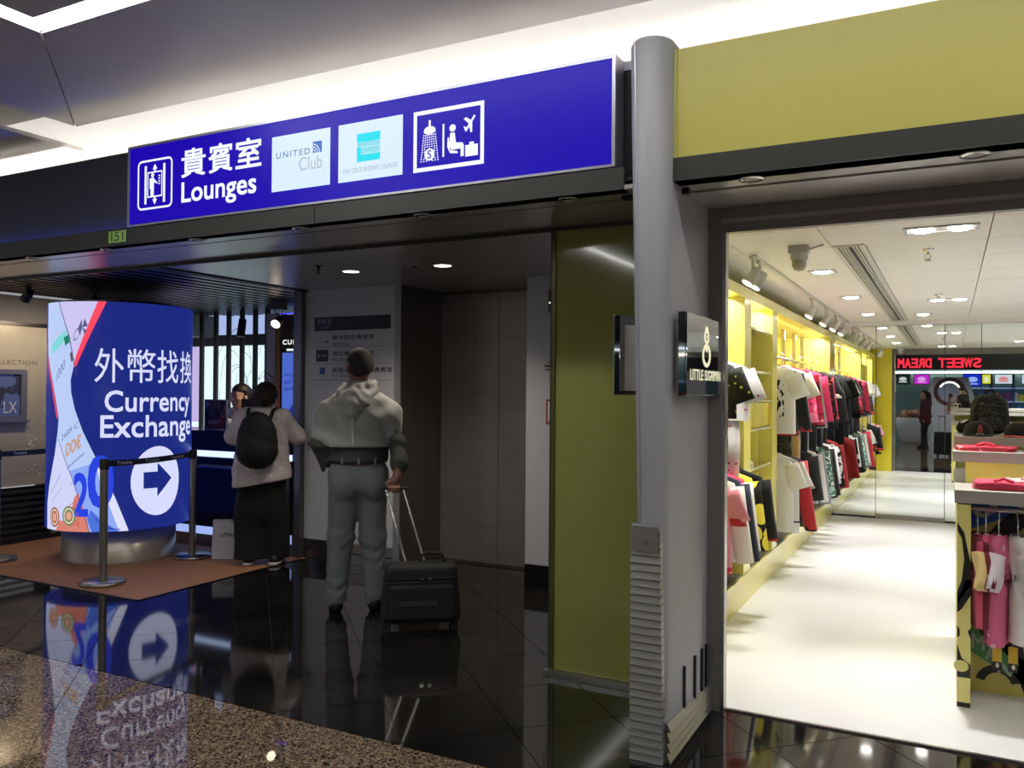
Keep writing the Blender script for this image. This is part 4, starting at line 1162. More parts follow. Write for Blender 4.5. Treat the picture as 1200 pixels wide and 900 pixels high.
hood += [cap((.10, -.06, 1.52), (.03, -.15, 1.43), .035, .03, .03), cap((-.12, -.05, 1.49), (-.07, -.155, 1.42), .04, .035, .03), ell((-.03, -.135, 1.44), (.105, .05, .085), .04), cap((-.03, -.16, 1.42), (-.05, -.182, 1.345), .045, .022, .03),
         cap((-.15, -.09, 1.43), (-.07, -.172, 1.35), .028, .02, .02), cap((.10, -.09, 1.475), (-.02, -.185, 1.365), .02, .016, .02)]
sdf('hood', hood, .007, m_jack, JK, 0, fold=lambda x, y, z: .003 * np.sin(z * 80 + x * 40 + 2 * np.sin(x * 31)))
MB().tube([(-.045, -.192, 1.335), (-.042, -.199, 1.27), (-.04, -.196, 1.2), (-.036, -.193, 1.15)], .004, 6).build('piping', M('jacket_piping', '#d6d6d2', .6), JK, world=False)
for lg, sg in ((legL, -1), (legR, 1)):
    sdf('shoe', [ell((lg[2][0], -.055, .05), (.045, .05, .05), .03), cap((lg[2][0], -.03, .045), (lg[2][0] + sg * .012, .15, .035), .046, .04, .03)], .008, M('black_shoe', '#0d0d0d', .35), MAN, cuts=[lambda x, y, z: .004 - z + 0 * x])

# ---------------------------------------------------------------- roller case
CASE = thing('roller_case', 'black soft roller case held by the man at the lift', 'suitcase', (-3.0, 4.46, 0), math.radians(38))
m_nyl = M('black_nylon', '#0e0e0f', .65, bump=.3, bscale=300)
def rbox(name, x0, y0, z0, x1, y1, z1, mat, par, bev=.03, seg=3, topin=0.0):
    mb = MB(); mb.smooth = False
    mb.add([(x0, y0, z0), (x1, y0, z0), (x1, y1, z0), (x0, y1, z0), (x0 + topin, y0, z1), (x1 - topin, y0, z1), (x1 - topin, y1, z1), (x0 + topin, y1, z1)],
           [(0, 3, 2, 1), (4, 5, 6, 7), (0, 1, 5, 4), (1, 2, 6, 5), (2, 3, 7, 6), (3, 0, 4, 7)])
    return mb.build(name, mat, par, False, bev, seg)
rbox('body', -.245, -.09, .055, .265, .11, .415, m_nyl, CASE, .035, 4, .03)
rbox('front_pocket', -.205, -.125, .075, .225, -.08, .30, m_nyl, CASE, .025, 3, .01)
rbox('label_patch', -.13, -.129, .17, .10, -.124, .20, M('grey_patch', '#2e2d2c', .5), CASE, .001, 1)
MB().tube([(-.215, -.096, .335), (.215, -.096, .335)], .004, 6).build('zip', M('zip_dark', '#2a2a2a', .3, .6), CASE, world=False)
MB().tube([(-.205, -.11, .315), (.2, -.11, .315)], .003, 6).build('zip', M('zip_dark', '#2a2a2a', .3, .6), CASE, world=False)
for u in (.0, .05): MB().box(u, -.108, .328, u + .02, -.098, .342).build('zip_pull', m_chrome, CASE, world=False)
MB().tube([(.0, .03, .41), (.01, .03, .455), (.05, .03, .475), (.14, .03, .465), (.17, .03, .41)], .011, 8).build('carry_handle', m_nyl, CASE, world=False)
gw_ = MAN.matrix_world @ Vector(GRIP)
gl = CASE.matrix_world.inverted() @ gw_
for q in (-.05, .065):
    MB().tube([(q * 1.05 - .03, .085, .40), (gl.x + (q - .007), gl.y, gl.z)], [.009, .0075], 10).build('telescopic_rod', m_chrome, CASE, world=False)
MB().tube([(gl.x - .075, gl.y, gl.z), (gl.x + .085, gl.y, gl.z)], .0115, 10).build('grip', m_rubber, CASE, world=False)
for q in (-.20, .22):
    MB().cyl((q - .018, .07, .036), (q + .018, .07, .036), .036, n=18).build('wheel', m_rubber, CASE, world=False)
    box('foot', q - .02, -.075, 0, q + .02, -.05, .06, m_rubber, CASE, world=False)
rbox('base_plate', -.22, -.07, .045, .24, .10, .07, m_rubber, CASE, .006, 1)

# ---------------------------------------------------------------- woman at the counter
m_skin2 = M('light_skin', '#b98f76', .5)
WOM = thing('person', 'woman in patterned pale top and long black trousers leaning on the counter', 'person', (-5.285, 5.41, .004), math.radians(33))
hairm = M('dark_brown_hair', '#1d1512', .75, bump=.6, bscale=90)
wb_ = head((.02, .05, 1.455), .95, math.radians(-6))
aL = [(-.165, .02, 1.27), (-.265, .10, 1.10), (-.15, .29, 1.17)]; aR = [(.165, .02, 1.27), (.275, .11, 1.10), (.14, .29, 1.17)]
wb_ += [cap((0, .01, 1.29), (.015, .04, 1.40), .052, .05, .03), cap((0, 0, .92), (0, .0, 1.2), .125, .13, .05, (.8, 1.1, 1)), ell((0, 0, .85), (.17, .13, .12), .05), cap((-.14, .01, 1.26), (.14, .01, 1.26), .055, k=.04)]
wl1, wl2 = [(-.085, 0, .8), (-.09, .01, .45), (-.095, -.02, .08)], [(.085, 0, .8), (.09, .01, .45), (.12, .03, .08)]
wb_ += chain(wl1, [.09, .06, .04], .03) + chain(wl2, [.09, .06, .04], .03) + chain(aL, [.05, .04, .027], .02) + chain(aR, [.05, .04, .027], .02)
wb_ += hand_flat(aL[2], (.45, .85, -.1), -1, .92) + hand_flat(aR[2], (-.45, .85, -.1), 1, .92)
sdf('body', wb_, .01, m_skin2, WOM)
face(WOM, (.02, .05, 1.455), .95, math.radians(-6))
sdf('hair', [ell((.02, .03, 1.475), (.098, .108, .105), .03), ell((.02, -.035, 1.445), (.092, .072, .08), .03), ell((-.055, .0, 1.43), (.045, .05, .05), .03)], .009, hairm, WOM,
    cuts=[lambda x, y, z: (y - .085) - .5 * (z - 1.45) + 0 * x], fold=lambda x, y, z: .008 * np.sin(x * 95 + 2 * np.sin(z * 60)) * np.sin(z * 80 + y * 70))
m_top = ramp_mat('patterned_top', [(0, '#6f6b78'), (.10, '#b9b1b6'), (.5, '#cfc6c6')], 55, 'voronoi', .8)
tp = [cap((0, .0, .98), (0, .005, 1.2), .155, .16, .05, (.74, 1.05, 1)), cap((-.15, .01, 1.26), (.15, .01, 1.26), .075, k=.05), cap((-.02, 0, .78), (0, 0, 1.05), .18, .15, .06, (.84, 1.1, 1)), cap((-.085, -.02, .70), (-.07, 0, .9), .15, .14, .05, (.9, .95, 1)), cap((.10, -.01, .76), (.07, 0, .95), .15, .14, .05, (1, .95, 1))]
tp += chain(aL, [.075, .074, .052], .04) + chain(aR, [.075, .074, .052], .04)
sdf('top', tp, .01, m_top, WOM, 0, [lambda x, y, z: (.66 + .17 * (x + .25)) - z - np.clip(y - .12, 0, 1) * 4 * (z < 1)], folds(.006, 24, 18, 16))
sdf('trousers', chain(wl1, [.115, .135, .125], .05) + chain(wl2, [.115, .13, .12], .05) + [ell((0, 0, .80), (.18, .135, .12), .05)], .01, M('black_wide_trousers', '#0c0c0e', .9), WOM, fold=folds(.006, 40, 30, 6), cuts=[lambda x, y, z: .055 - z + 0 * x, lambda x, y, z: z - .88])
for lg, sg in ((wl1, -1), (wl2, 1)):
    s_ = sdf('shoe', [cap((lg[2][0], -.06, .048), (lg[2][0] + sg * .02, .12, .04), .047, .042, .03)], .009, M('sneaker_black', '#1b1b1e', .6), WOM, cuts=[lambda x, y, z: .012 - z + 0 * x])
    sdf('sole', [cap((lg[2][0], -.06, .03), (lg[2][0] + sg * .02, .12, .03), .053, .048, .03)], .009, M('sneaker_white', '#cfcfd2', .6), s_, cuts=[lambda x, y, z: z - .028 + 0 * x, lambda x, y, z: .001 - z + 0 * x])
BP = thing('backpack', 'black backpack worn by the woman leaning on the counter', 'backpack', (-5.285, 5.41, .004), math.radians(33))
m_bp = M('backpack_black', '#101013', .7, bump=.3, bscale=200)
sdf('body', [ell((0, -.22, 1.10), (.165, .095, .225), .03), ell((0, -.23, .99), (.175, .095, .15), .05)], .01, m_bp, BP, fold=folds(.003, 30, 10, 30))
sdf('front_pocket', [ell((0, -.29, 1.0), (.12, .05, .11), .03)], .009, m_bp, BP)
for q in (-1, 1):
    MB().tube([(q * .09, -.16, 1.25), (q * .105, -.08, 1.335), (q * .115, .02, 1.345), (q * .125, .12, 1.24), (q * .155, .13, 1.14), (q * .165, -.02, 1.04), (q * .13, -.17, 1.0)], .017, 8).build('strap', m_bp, BP, world=False)
MB().tube([(-.03, -.17, 1.27), (-.025, -.18, 1.31), (.025, -.18, 1.31), (.03, -.17, 1.27)], .009, 8).build('top_handle', m_bp, BP, world=False)
MB().tube([(-.11, -.28, 1.10), (0, -.305, 1.13), (.11, -.28, 1.10)], .004, 6).build('zip', m_dsteel, BP, world=False)

# ---------------------------------------------------------------- clerk behind the counter
CL = thing('person', 'dark haired clerk with white collar facing out behind the counter', 'person', (-6.47, 6.36, .004), math.radians(172))
cb = head((0, .05, 1.44), .98) + [cap((0, 0, 1.27), (0, .03, 1.38), .05, .05, .03), cap((0, 0, .95), (0, 0, 1.2), .125, .14, .05, (.8, 1.15, 1)), cap((-.15, 0, 1.25), (.15, 0, 1.25), .055, k=.04), ell((0, 0, .9), (.16, .12, .12), .05)]
cL = [(-.18, 0, 1.25), (-.24, .06, 1.06), (-.10, .27, 1.17)]; cR = [(.18, 0, 1.25), (.24, .06, 1.06), (.10, .27, 1.17)]
cb += chain(cL, [.05, .042, .028], .02) + chain(cR, [.05, .042, .028], .02) + hand_flat(cL[2], (.5, .8, .0), -1, .95) + hand_flat(cR[2], (-.5, .8, 0), 1, .95)
cb += chain([(-.09, 0, .88), (-.09, .01, .48), (-.09, -.02, .06)], [.085, .06, .042], .03) + chain([(.09, 0, .88), (.09, .01, .48), (.09, -.02, .06)], [.085, .06, .042], .03)
sdf('body', cb, .01, M('clerk_skin', '#c39a82', .5), CL)
face(CL, (0, .05, 1.44), .98)
sdf('hair', [ell((0, .035, 1.47), (.092, .108, .105), .03), ell((0, -.02, 1.43), (.09, .075, .10), .03)], .008, M('black_hair', '#0f0d0d', .6), CL, cuts=[lambda x, y, z: np.where(z < 1.485, y - .06, -1.0) + 0 * x])
sdf('shirt', chain(cL, [.068, .06, .05], .03) + chain(cR, [.068, .06, .05], .03) + [cap((0, .01, 1.27), (0, .02, 1.31), .068, .064, .02), cap((-.15, 0, 1.25), (.15, 0, 1.25), .068, k=.04)], .009, M('white_shirt', '#c9ccd6', .8), CL)
sdf('waistcoat', [cap((0, 0, .92), (0, 0, 1.19), .145, .155, .05, (.8, 1.1, 1)), cap((-.12, 0, 1.245), (.12, 0, 1.245), .07, k=.05)], .009, M('black_waistcoat', '#141418', .8), CL, cuts=[lambda x, y, z: (z - 1.22) + np.clip(.5 * (.09 - np.abs(x)), 0, 1) * (y > 0)])
sdf('trousers', chain([(-.09, 0, .88), (-.09, .01, .48), (-.09, -.02, .05)], [.105, .085, .075], .03) + chain([(.09, 0, .88), (.09, .01, .48), (.09, -.02, .05)], [.105, .085, .075], .03) + [ell((0, 0, .9), (.18, .135, .12), .05)], .012, M('black_waistcoat', '#141418', .8), CL)

# ---------------------------------------------------------------- the photographer (seen only in the shop mirror)
fx = Vector((-math.sin(YAW), math.cos(YAW), 0))
pb = Vector((.10, 0, 0)) - fx * .42
PH = thing('person', 'person in a pale pink top photographing with a raised phone, seen in the mirror', 'person', (pb.x, pb.y, 0), YAW)
hd = (0, .06, 1.545)
# right-hand wrist close behind the phone at the eye point
ph_loc = Matrix.Rotation(-YAW, 3, 'Z') @ (Vector((0, 0, 0)) - Vector((pb.x, pb.y, 0)))
px_, py_ = ph_loc.x, ph_loc.y - .035
rA = [(.185, .03, 1.32), (.27, .16, 1.10), (px_ + .05, py_ - .07, 1.42)]; lA = [(-.185, .03, 1.32), (-.29, .14, 1.10), (px_ - .06, py_ - .07, 1.42)]
pb_ = head(hd, 1.0) + [cap((0, .0, 1.35), (0, .03, 1.47), .052, .05, .03), cap((0, 0, 1.0), (0, 0, 1.26), .125, .14, .05, (.8, 1.15, 1)), ell((0, 0, .93), (.16, .12, .12), .05), cap((-.15, 0, 1.33), (.15, 0, 1.33), .055, k=.04)]
pb_ += chain(rA, [.048, .04, .027], .02) + chain(lA, [.048, .04, .027], .02) + hand_flat(rA[2], (-.2, .3, .9), 1, .9, .6) + hand_flat(lA[2], (.2, .3, .9), -1, .9, .6)
gl1, gl2 = [(-.09, 0, .9), (-.095, .01, .49), (-.10, -.02, .06)], [(.09, 0, .9), (.095, .01, .49), (.10, -.02, .06)]
pb_ += chain(gl1, [.085, .06, .042], .03) + chain(gl2, [.085, .06, .042], .03)
sdf('body', pb_, .012, M('photographer_skin', '#b88c78', .5), PH)
face(PH, hd, 1.0)
sdf('hair', [ell((0, .04, 1.575), (.092, .108, .105), .03), ell((0, -.03, 1.50), (.09, .07, .14), .03)], .011, M('black_hair', '#0f0d0d', .6), PH, cuts=[lambda x, y, z: np.where(z < 1.60, y - .075, -1.0) + 0 * x])
sdf('top', [cap((0, 0, .95), (0, 0, 1.26), .15, .16, .05, (.78, 1.1, 1)), cap((-.15, 0, 1.33), (.15, 0, 1.33), .07, k=.05)] + chain(rA[:2], [.07, .06], .03) + chain(lA[:2], [.07, .06], .03), .011, M('pale_pink_top', '#a98f8a', .8), PH, fold=folds(.005, 24, 18, 16), cuts=[lambda x, y, z: .92 - z + 0 * x])
sdf('trousers', chain(gl1, [.105, .085, .07], .03) + chain(gl2, [.105, .085, .07], .03) + [ell((0, 0, .93), (.18, .135, .12), .05)], .012, M('dark_jeans', '#1d2230', .8), PH)
for lg in (gl1, gl2): sdf('shoe', [cap((lg[2][0], -.05, .045), (lg[2][0], .13, .038), .046, .04, .03)], .011, M('sneaker_white', '#cfcfd2', .6), PH, cuts=[lambda x, y, z: .002 - z + 0 * x])
PN = thing('phone', 'dark phone held up by the person in the pale pink top', 'phone', (-fx.x * .035, -fx.y * .035, 1.45), YAW)
box('case', -.038, -.005, 0, .038, .005, .085, m_black, PN, .006, world=False)
box('screen', -.034, -.0065, .005, .034, -.005, .08, glow('phone_screen', '#8a8fc0', .6), PN, world=False)
# ================================================================== SHOP SHELL
YM = 11.05
m_ctile = M('white_ceiling_panel', '#e9e7e0', .5)
sc_ = struct(box('ceiling', -1.876, 4.06, 2.425, 5, 11.2, 2.47, M('ceiling_gap', '#6f6d64', .8)))
ys = [4.06 + .655 * i for i in range(12)]
xs = [-1.876, -1.16, -.63, .19, 1.35, 2.5, 5.0]
for i, (a, b) in enumerate(zip(xs, xs[1:])):
    for c, d in zip(ys, ys[1:] + [11.05]):
        if d - c < .1: continue
        if i == 2 and c > 5.2: a2 = -.445
        else: a2 = a
        box('panel', a2 + .003, c + .003, 2.40, b - .003, d - .003, 2.424, m_ctile, sc_)
struct(box('wall_left', -1.876, 4.20, 0, -1.86, 11.2, 2.47, m_yel))
struct(box('wall_right', 5.0, 4.06, 0, 5.1, 11.2, 2.47, M('charcoal_wall', '#1e1e20', .5)))
struct(box('wall_front', -1.86, 4.20, 0, -1.0, 4.215, 2.40, m_yel))
wbk = struct(box('wall_back', -1.876, YM + .03, 0, 5.1, YM + .12, 2.47, m_white))
box('bulkhead', -1.86, YM - .015, 2.345, 5.0, YM + .03, 2.40, m_ctile, wbk)
m_mirror = M('mirror_glass', '#e9efec', .0, 1.0)
mr = thing('wall_mirror', 'floor to ceiling mirror panels closing the far end of the shop', 'mirror', (1.5, YM, 0))
jx = [-1.36, -.794, -.05, .326, 1.3, 2.4, 3.6, 4.98]
for i, (a, b) in enumerate(zip(jx, jx[1:])):
    box('pane', a + .0035, YM - .006, .03 if i != 1 else .06, b - .0035, YM, 2.34, m_mirror, mr)
box('bottom_rail', jx[1], YM - .012, .006, jx[2], YM, .058, m_steel, mr)
box('backing', -1.36, YM, .006, 4.98, YM + .028, 2.34, m_charcoal, mr)

# linear air slot
VT = thing('air_diffuser', 'long white slotted air diffuser running down the shop ceiling', 'vent', (-.54, 8, 2.40))
box('box', -.622, 5.30, 2.405, -.452, YM - .03, 2.42, m_black, VT)
for x0, x1 in ((-.628, -.600), (-.470, -.446)): box('flange', x0, 5.29, 2.393, x1, YM - .03, 2.405, M('diffuser_white', '#c8c6bc', .5), VT)
box('flange', -.60, 5.29, 2.393, -.47, 5.31, 2.405, M('diffuser_white', '#c8c6bc', .5), VT)
for i in range(7):
    x = -.590 + i * .018
    if i == 3: continue
    box('blade', x, 5.31, 2.395, x + .009, YM - .03, 2.410, M('diffuser_white', '#c8c6bc', .5), VT)
# downlights
m_shoplamp = glow('shop_lamp', '#fffaf0', 22.0)
def gimbal(xs_, y, label, tgt=-.7, w=SHOP_SPOT):
    t = thing('shop_downlight', label, 'downlight', (sum(xs_) / len(xs_), y, 2.39))
    x0, x1 = min(xs_) - .09, max(xs_) + .09
    mb = MB(); mb.box(x0, y - .085, 2.392, x1, y - .068, 2.402).box(x0, y + .068, 2.392, x1, y + .085, 2.402).box(x0, y - .068, 2.392, x0 + .018, y + .068, 2.402).box(x1 - .018, y - .068, 2.392, x1, y + .068, 2.402)
    mb.build('frame', m_white, t)
    box('well', x0 + .018, y - .068, 2.398, x1 - .018, y + .068, 2.402, m_grey, t)
    for x in xs_:
        MB().lathe([(.001, -.012), (.045, -.010), (.058, .0), (.058, .008)], (x, y, 2.395), 20).build('lamp', m_shoplamp, t)
    spot('lamp_light', (sum(xs_) / len(xs_), y, 2.37), (sum(xs_) / len(xs_) , y + tgt, 0), w * (1.2 if len(xs_) > 1 else 1), 66, '#fdfcff', t, .7, .05)
gimbal((-.131, .046), 4.96, 'twin lit downlight in the shop ceiling nearest the entrance')
gimbal((-.815,), 6.36, 'single lit downlight between the air slot and the wall, nearest the entrance')
gimbal((-.80,), 8.16, 'single lit downlight between the air slot and the wall, halfway down the shop')
gimbal((-.80,), 9.96, 'single lit downlight between the air slot and the wall, nearest the mirror')
gimbal((-.10, .08), 8.7, 'twin lit downlight in the shop ceiling halfway to the mirror')
gimbal((-.26,), 10.2, 'single lit downlight beside the air slot close to the mirror')
gimbal((1.0, 1.18), 6.2, 'twin lit downlight above the right side of the gondola', -.6, 260)
gimbal((1.1, 1.28), 8.9, 'twin lit downlight over the right side of the shop', -.6, 300)
gimbal((2.8,), 5.6, 'added unseen downlight far right in the shop ceiling', -.3, 380)  # this and the next added out of view, to bounce light onto the ceiling
gimbal((3.0,), 8.2, 'added unseen downlight far right and deep in the shop ceiling', -.3, 380)
for x, y, lb in ((-.12, 5.65, 'chrome sprinkler head in shop ceiling nearer the entrance'), (-.09, 8.26, 'chrome sprinkler head in shop ceiling nearer the mirror')):
    t = thing('sprinkler', lb, 'sprinkler', (x, y, 2.35))
    MB().lathe([(.035, 0), (.035, -.006), (.008, -.01), (.007, -.03)], (x, y, 2.40), 14).build('rose', m_chrome, t)
    MB().tube([(x - .012, y, 2.37), (x - .018, y, 2.352), (x, y, 2.335), (x + .018, y, 2.352), (x + .012, y, 2.37)], .004, 6).build('yoke', m_chrome, t)
    MB().lathe([(.02, -.066), (.02, -.07), (.001, -.07)], (x, y, 2.40), 12).build('deflector', m_chrome, t)
t = thing('security_camera', 'white security camera hanging from the shop ceiling', 'camera', (-.80, 5.2, 2.3))
box('bracket', -.86, 5.17, 2.355, -.745, 5.25, 2.40, m_white, t, .004)
MB().lathe([(.048, .0), (.052, -.02), (.048, -.04)], (-.80, 5.21, 2.355), 18).build('collar', m_white, t)
MB().lathe([(.042, .0), (.042, -.035), (.03, -.06), (.001, -.068)], (-.80, 5.21, 2.315), 18).build('dome', M('camera_grey', '#a9a8a2', .3), t)
MB().tube([(-.745, 5.2, 2.375), (-.70, 5.19, 2.385), (-.66, 5.2, 2.397)], .006, 6).build('cable', m_grey, t)
# track and spots
TRK = thing('lighting_track', 'thin white lighting track along the shop ceiling above the yellow fixture', 'track', (-1.11, 7.9, 2.385))
box('rail', -1.125, 5.42, 2.385, -1.095, YM - .05, 2.40, M('track_white', '#b9b8b0', .5), TRK)
m_spw = M('spot_white', '#c9c8c2', .45)
def tspot(y, label, k=1.0):
    t = thing('track_spotlight', label, 'spotlight', (-1.11, y, 2.385))
    box('adapter', -1.125, y - .05, 2.365, -1.095, y + .05, 2.385, m_spw, t)
    MB().cyl((-1.11, y, 2.365), (-1.11, y, 2.30), .011, n=10).build('stem', m_spw, t)
    a, b = Vector((-1.085, y + .02, 2.31)), Vector((-1.14, y - .02, 2.215))
    MB().tube([a, a + (b - a) * .25, a + (b - a) * .7, b], [.024 * k, .03 * k, .033 * k, .042 * k], 14).build('lamp_head', m_spw, t)
    dv = (b - a).normalized()
    MB().tube([b + dv * .001, b + dv * .004], [.036 * k] * 2, 14).build('lens', glow('track_lens', '#fff6e0', 2.0), t)
    spot('lamp_light', b + dv * .02, (-1.6, y - .1, 1.1), SHOP_TRACK, 70, '#fffaf0', t, .7, .03)
for i, (y, lb) in enumerate(((5.40, 'white track spotlight nearest the shop entrance'), (5.62, 'second white track spotlight close beside the first'), (8.0, 'white track spotlight above the hanging white tee'), (8.95, 'white track spotlight above the red jackets'), (9.75, 'white track spotlight above the dark jackets'), (10.5, 'white track spotlight nearest the mirror'))):
    tspot(y, lb)

# ================================================================== YELLOW WALL FIXTURE
FX = thing('wall_fixture', 'glossy yellow clothes display fixture along the left shop wall', 'display fixture', (-1.6, 7.5, 0))
box('plinth', -1.86, 4.22, .004, -1.295, YM - .02, .212, m_yelw, FX)
box('plinth_top', -1.86, 4.22, .212, -1.31, YM - .02, .222, M('plinth_grey', '#6b6860', .4), FX)
box('canopy', -1.86, 4.22, 2.20, -1.295, YM - .02, 2.275, m_yelw, FX)
UP = [(4.75, 4.97), (6.03, 6.25), (7.10, 7.31), (YM - .25, YM - .02)]
for a, b in UP:
    box('upright', -1.86, a, .222, -1.295, b, 2.20, m_yelw, FX, .002)
m_bky = M('fixture_yellow_back', '#d8c632', .12, coat=.4)
m_bko = M('fixture_gold_back', '#e0ae26', .2)
for a, b, mt in ((4.22, 4.75, m_bky), (4.97, 6.03, m_bky), (6.25, 7.10, m_bko)):
    for z0, z1 in ((.222, .87), (.872, 1.53), (1.532, 2.2)):
        box('back_panel', -1.86, a, z0, -1.84, b, z1 - .003, mt, FX)
yy = 7.31
while yy < YM - .3:
    y2 = min(yy + .43, YM - .25)
    box('back_panel', -1.86, yy, .222, -1.84, y2 - .005, 2.2, m_bky if int(yy * 10) % 3 else m_bko, FX); yy += .43
for z in (2.0, 1.67, 1.445, 1.228, .93, .62, .40):
    box('shelf', -1.84, 6.252, z, -1.31, 7.098, z + .018, m_clearsh, FX)
for a, b in ((6.26, 6.53), (6.535, 6.81), (6.815, 7.09)):
    box('drawer_front', -1.34, a, 1.25, -1.322, b, 1.44, m_yel, FX)
for z in (1.09, .76): 
    box('divider', -1.84, 6.66, z - .14, -1.33, 6.68, z + .14, m_yelw, FX)
for y in (5.2, 5.75, 7.72, 8.45, 9.25, 9.95, 10.55):
    p = box('slotted_post', -1.60, y - .022, .222, -1.56, y + .022, 2.20, M('slotted_chrome', '#b9b7a8', .2, 1.0, var=.4, scale=40, stretch=(1, 1, .3)), FX)
    for z in (1.868, 1.095):
        MB().tube([(-1.58, y, z), (-1.50, y, z)], .010, 8).build('bracket', m_chrome, p)
def led(y0, y1):
    l = bpy.data.lights.new('fixture_led', 'AREA'); l.shape = 'RECTANGLE'; l.size = .06; l.size_y = y1 - y0 - .1; l.energy = FIXTURE_LED * (y1 - y0); l.color = lin('#ffffff')[:3]
    o = bpy.data.objects.new('fixture_led', l); COL.objects.link(o); o.location = (-1.40, (y0 + y1) / 2, 2.195); o.rotation_euler = (0, math.radians(-25) * -1, 0)
for a, b in ((4.97, 6.03), (6.25, 7.10), (7.31, 9.2), (9.2, YM - .25)): led(a, b)
def rail(y0, y1, z, x=-1.50):
    MB().cyl((x, y0, z), (x, y1, z), .0125, n=10).build('hang_rail', m_chrome, FX)
rail(5.0, 6.0, 1.868); rail(5.0, 6.0, 1.095); rail(7.35, YM - .3, 1.868); rail(7.35, YM - .3, 1.095)

# ================================================================== GARMENTS
m_hang = M('white_hanger', '#d8d4cc', .4)
m_hangb = M('clear_hanger', '#b9b4aa', .2)
def ring(cx, cy, z, a, b, n=16, p=2.4, ph=0.0, amp=0.0):
    out = []
    for k in range(n):
        t = 2 * PI * k / n
        c, s = math.cos(t), math.sin(t)
        w = 1 + amp * math.sin(3 * t + ph) + amp * .6 * math.sin(7 * t + ph * 2)
        out.append((cx + a * math.copysign(abs(c) ** (2 / p), c), cy + b * math.copysign(abs(s) ** (2 / p), s) * w, z))
    return out
def top(name, label, cat, loc, rz, mat, L=.66, W=.225, T=.05, sl=.20, slm=None, cuff=None, group=None, print_mat=None, pants=None, flare=1.0, sx=.05, k=1.0, hood=False, collar=None, seed=0):
    """shirt or jacket on a hanger: local x = shoulder line, y = facing, hook at the rail (z = 0)"""
    t = thing(name, label, cat, loc, rz, group)
    rnd = random.Random(seed)
    ph = rnd.uniform(0, 6)
    z0 = -.105 * k
    spec = [(0, .062, .03), (-.016, .085, .035), (-.035, .145, .038), (-.058, W * .93, .042), (-.10, W, T), (-.2, W * 1.0, T * 1.1), (-.34, W * .985 * flare, T * 1.05), (-.5, W * flare, T), (-1.0, W * flare * 1.02, T * .95)]
    rings = []
    for i, (q, a, b) in enumerate(spec):
        z = z0 + (q * k if q > -.3 else q / 1.0 * L)
        z = z0 - L if q == -1.0 else z
        rings.append(ring(0, 0, z, a * k if i < 5 else a * k, b * k, 16, 2.2, ph + i * .8, .16 if i > 4 else .05))
    mb = MB(); mb.smooth = True
    mb.loft(rings, False, False); 
    body = mb.build('body', mat, t, world=False)
    if collar:
        mb = MB(); mb.smooth = True; mb.loft([ring(0, 0, z0 + .004, .066 * k, .034 * k), ring(0, 0, z0 - .014, .088 * k, .040 * k)], False, False); mb.build('collar', collar, body, world=False)
    if hood:
        mb = MB(); mb.smooth = True; mb.loft([ring(0, .03, z0 + .012, .05 * k, .03), ring(0, .055, z0 - .02, .09 * k, .04), ring(0, .065, z0 - .10, .085 * k, .045), ring(0, .05, z0 - .17, .03 * k, .02)]); mb.build('hood', mat, body, world=False)
    for s in (-1, 1):
        p0 = Vector((s * W * .86 * k, 0, z0 - .085 * k)); dr = Vector((s * (.36 if sl < .3 else .2), -.06 if sl > .3 else -.02, -1)).normalized()
        rr = []
        n = 5
        for i in range(n + 1):
            u = i / n
            c = p0 + dr * sl * u + Vector((0, -.012 * math.sin(u * 3), 0))
            ra, rb = (.078 - .024 * u if sl > .3 else .074 + .010 * u) * k, (.047 - .010 * u if sl > .3 else .044 - .020 * u) * k
            tx = Vector((1, 0, s * .35 if sl < .3 else s * .15)).normalized()
            rr.append([c + tx * (ra * math.cos(2 * PI * q / 12)) + Vector((0, rb * math.sin(2 * PI * q / 12) * (1 + .15 * math.sin(q * 2.3 + i)), 0)) for q in range(12)])
        mb = MB(); mb.smooth = True; mb.loft(rr, True, True)
        sv = mb.build('sleeve', slm or mat, t, world=False)
        if cuff:
            c = p0 + dr * sl; mb = MB(); mb.smooth = True
            mb.loft([[c + dr * e_ + Vector((.053 * k * math.cos(2 * PI * q / 12), .040 * k * math.sin(2 * PI * q / 12), 0)) for q in range(12)] for e_ in (-.035, .012)])
            mb.build('cuff', cuff, sv, world=False)
    if cuff:
        mb = MB(); mb.smooth = True; mb.loft([ring(0, 0, z0 - L + .035, W * flare * 1.035 * k, T * 1.05 * k), ring(0, 0, z0 - L - .006, W * flare * 1.0 * k, T * k)], False, False); mb.build('hem', cuff, body, world=False)
    if print_mat:
        mb = MB()
        a, b, c, d = print_mat[1]
        N = 6
        for i in range(N):
            for j in range(N):
                q = []
                for (ii, jj) in ((i, j), (i + 1, j), (i + 1, j + 1), (i, j + 1)):
                    xx = a + (b - a) * ii / N; zz = c + (d - c) * jj / N
                    yv = -T * 1.12 * k * max(.2, 1 - abs(xx / (W * k)) ** 2.2) ** (1 / 2.2) * 1.12
                    q.append((xx, yv - .003, z0 + zz))
                mb.add(q, [(0, 1, 2, 3)])
        mb.build('print', print_mat[0], t, world=False)
    if pants:
        for s in (-1, 1):
            mb = MB(); mb.smooth = True
            mb.loft([ring(s * .075, .012, z0 - L + .06, .085, .04, 12), ring(s * .085, .012, z0 - L - .15, .085, .04, 12, ph=ph, amp=.1), ring(s * .09, .012, z0 - L - pants[1], .075, .035, 12, ph=ph + 2, amp=.12)])
            mb.build('trouser_leg', pants[0], t, world=False)
    mb = MB()
    mb.tube([(0, 0, z0 - .012), (0, 0, -.03), (.014, 0, -.018), (.016, 0, .004), (0, 0, .017), (-.015, 0, .005)], .0032, 6)
    mb.build('hook', m_chrome, t, world=False)
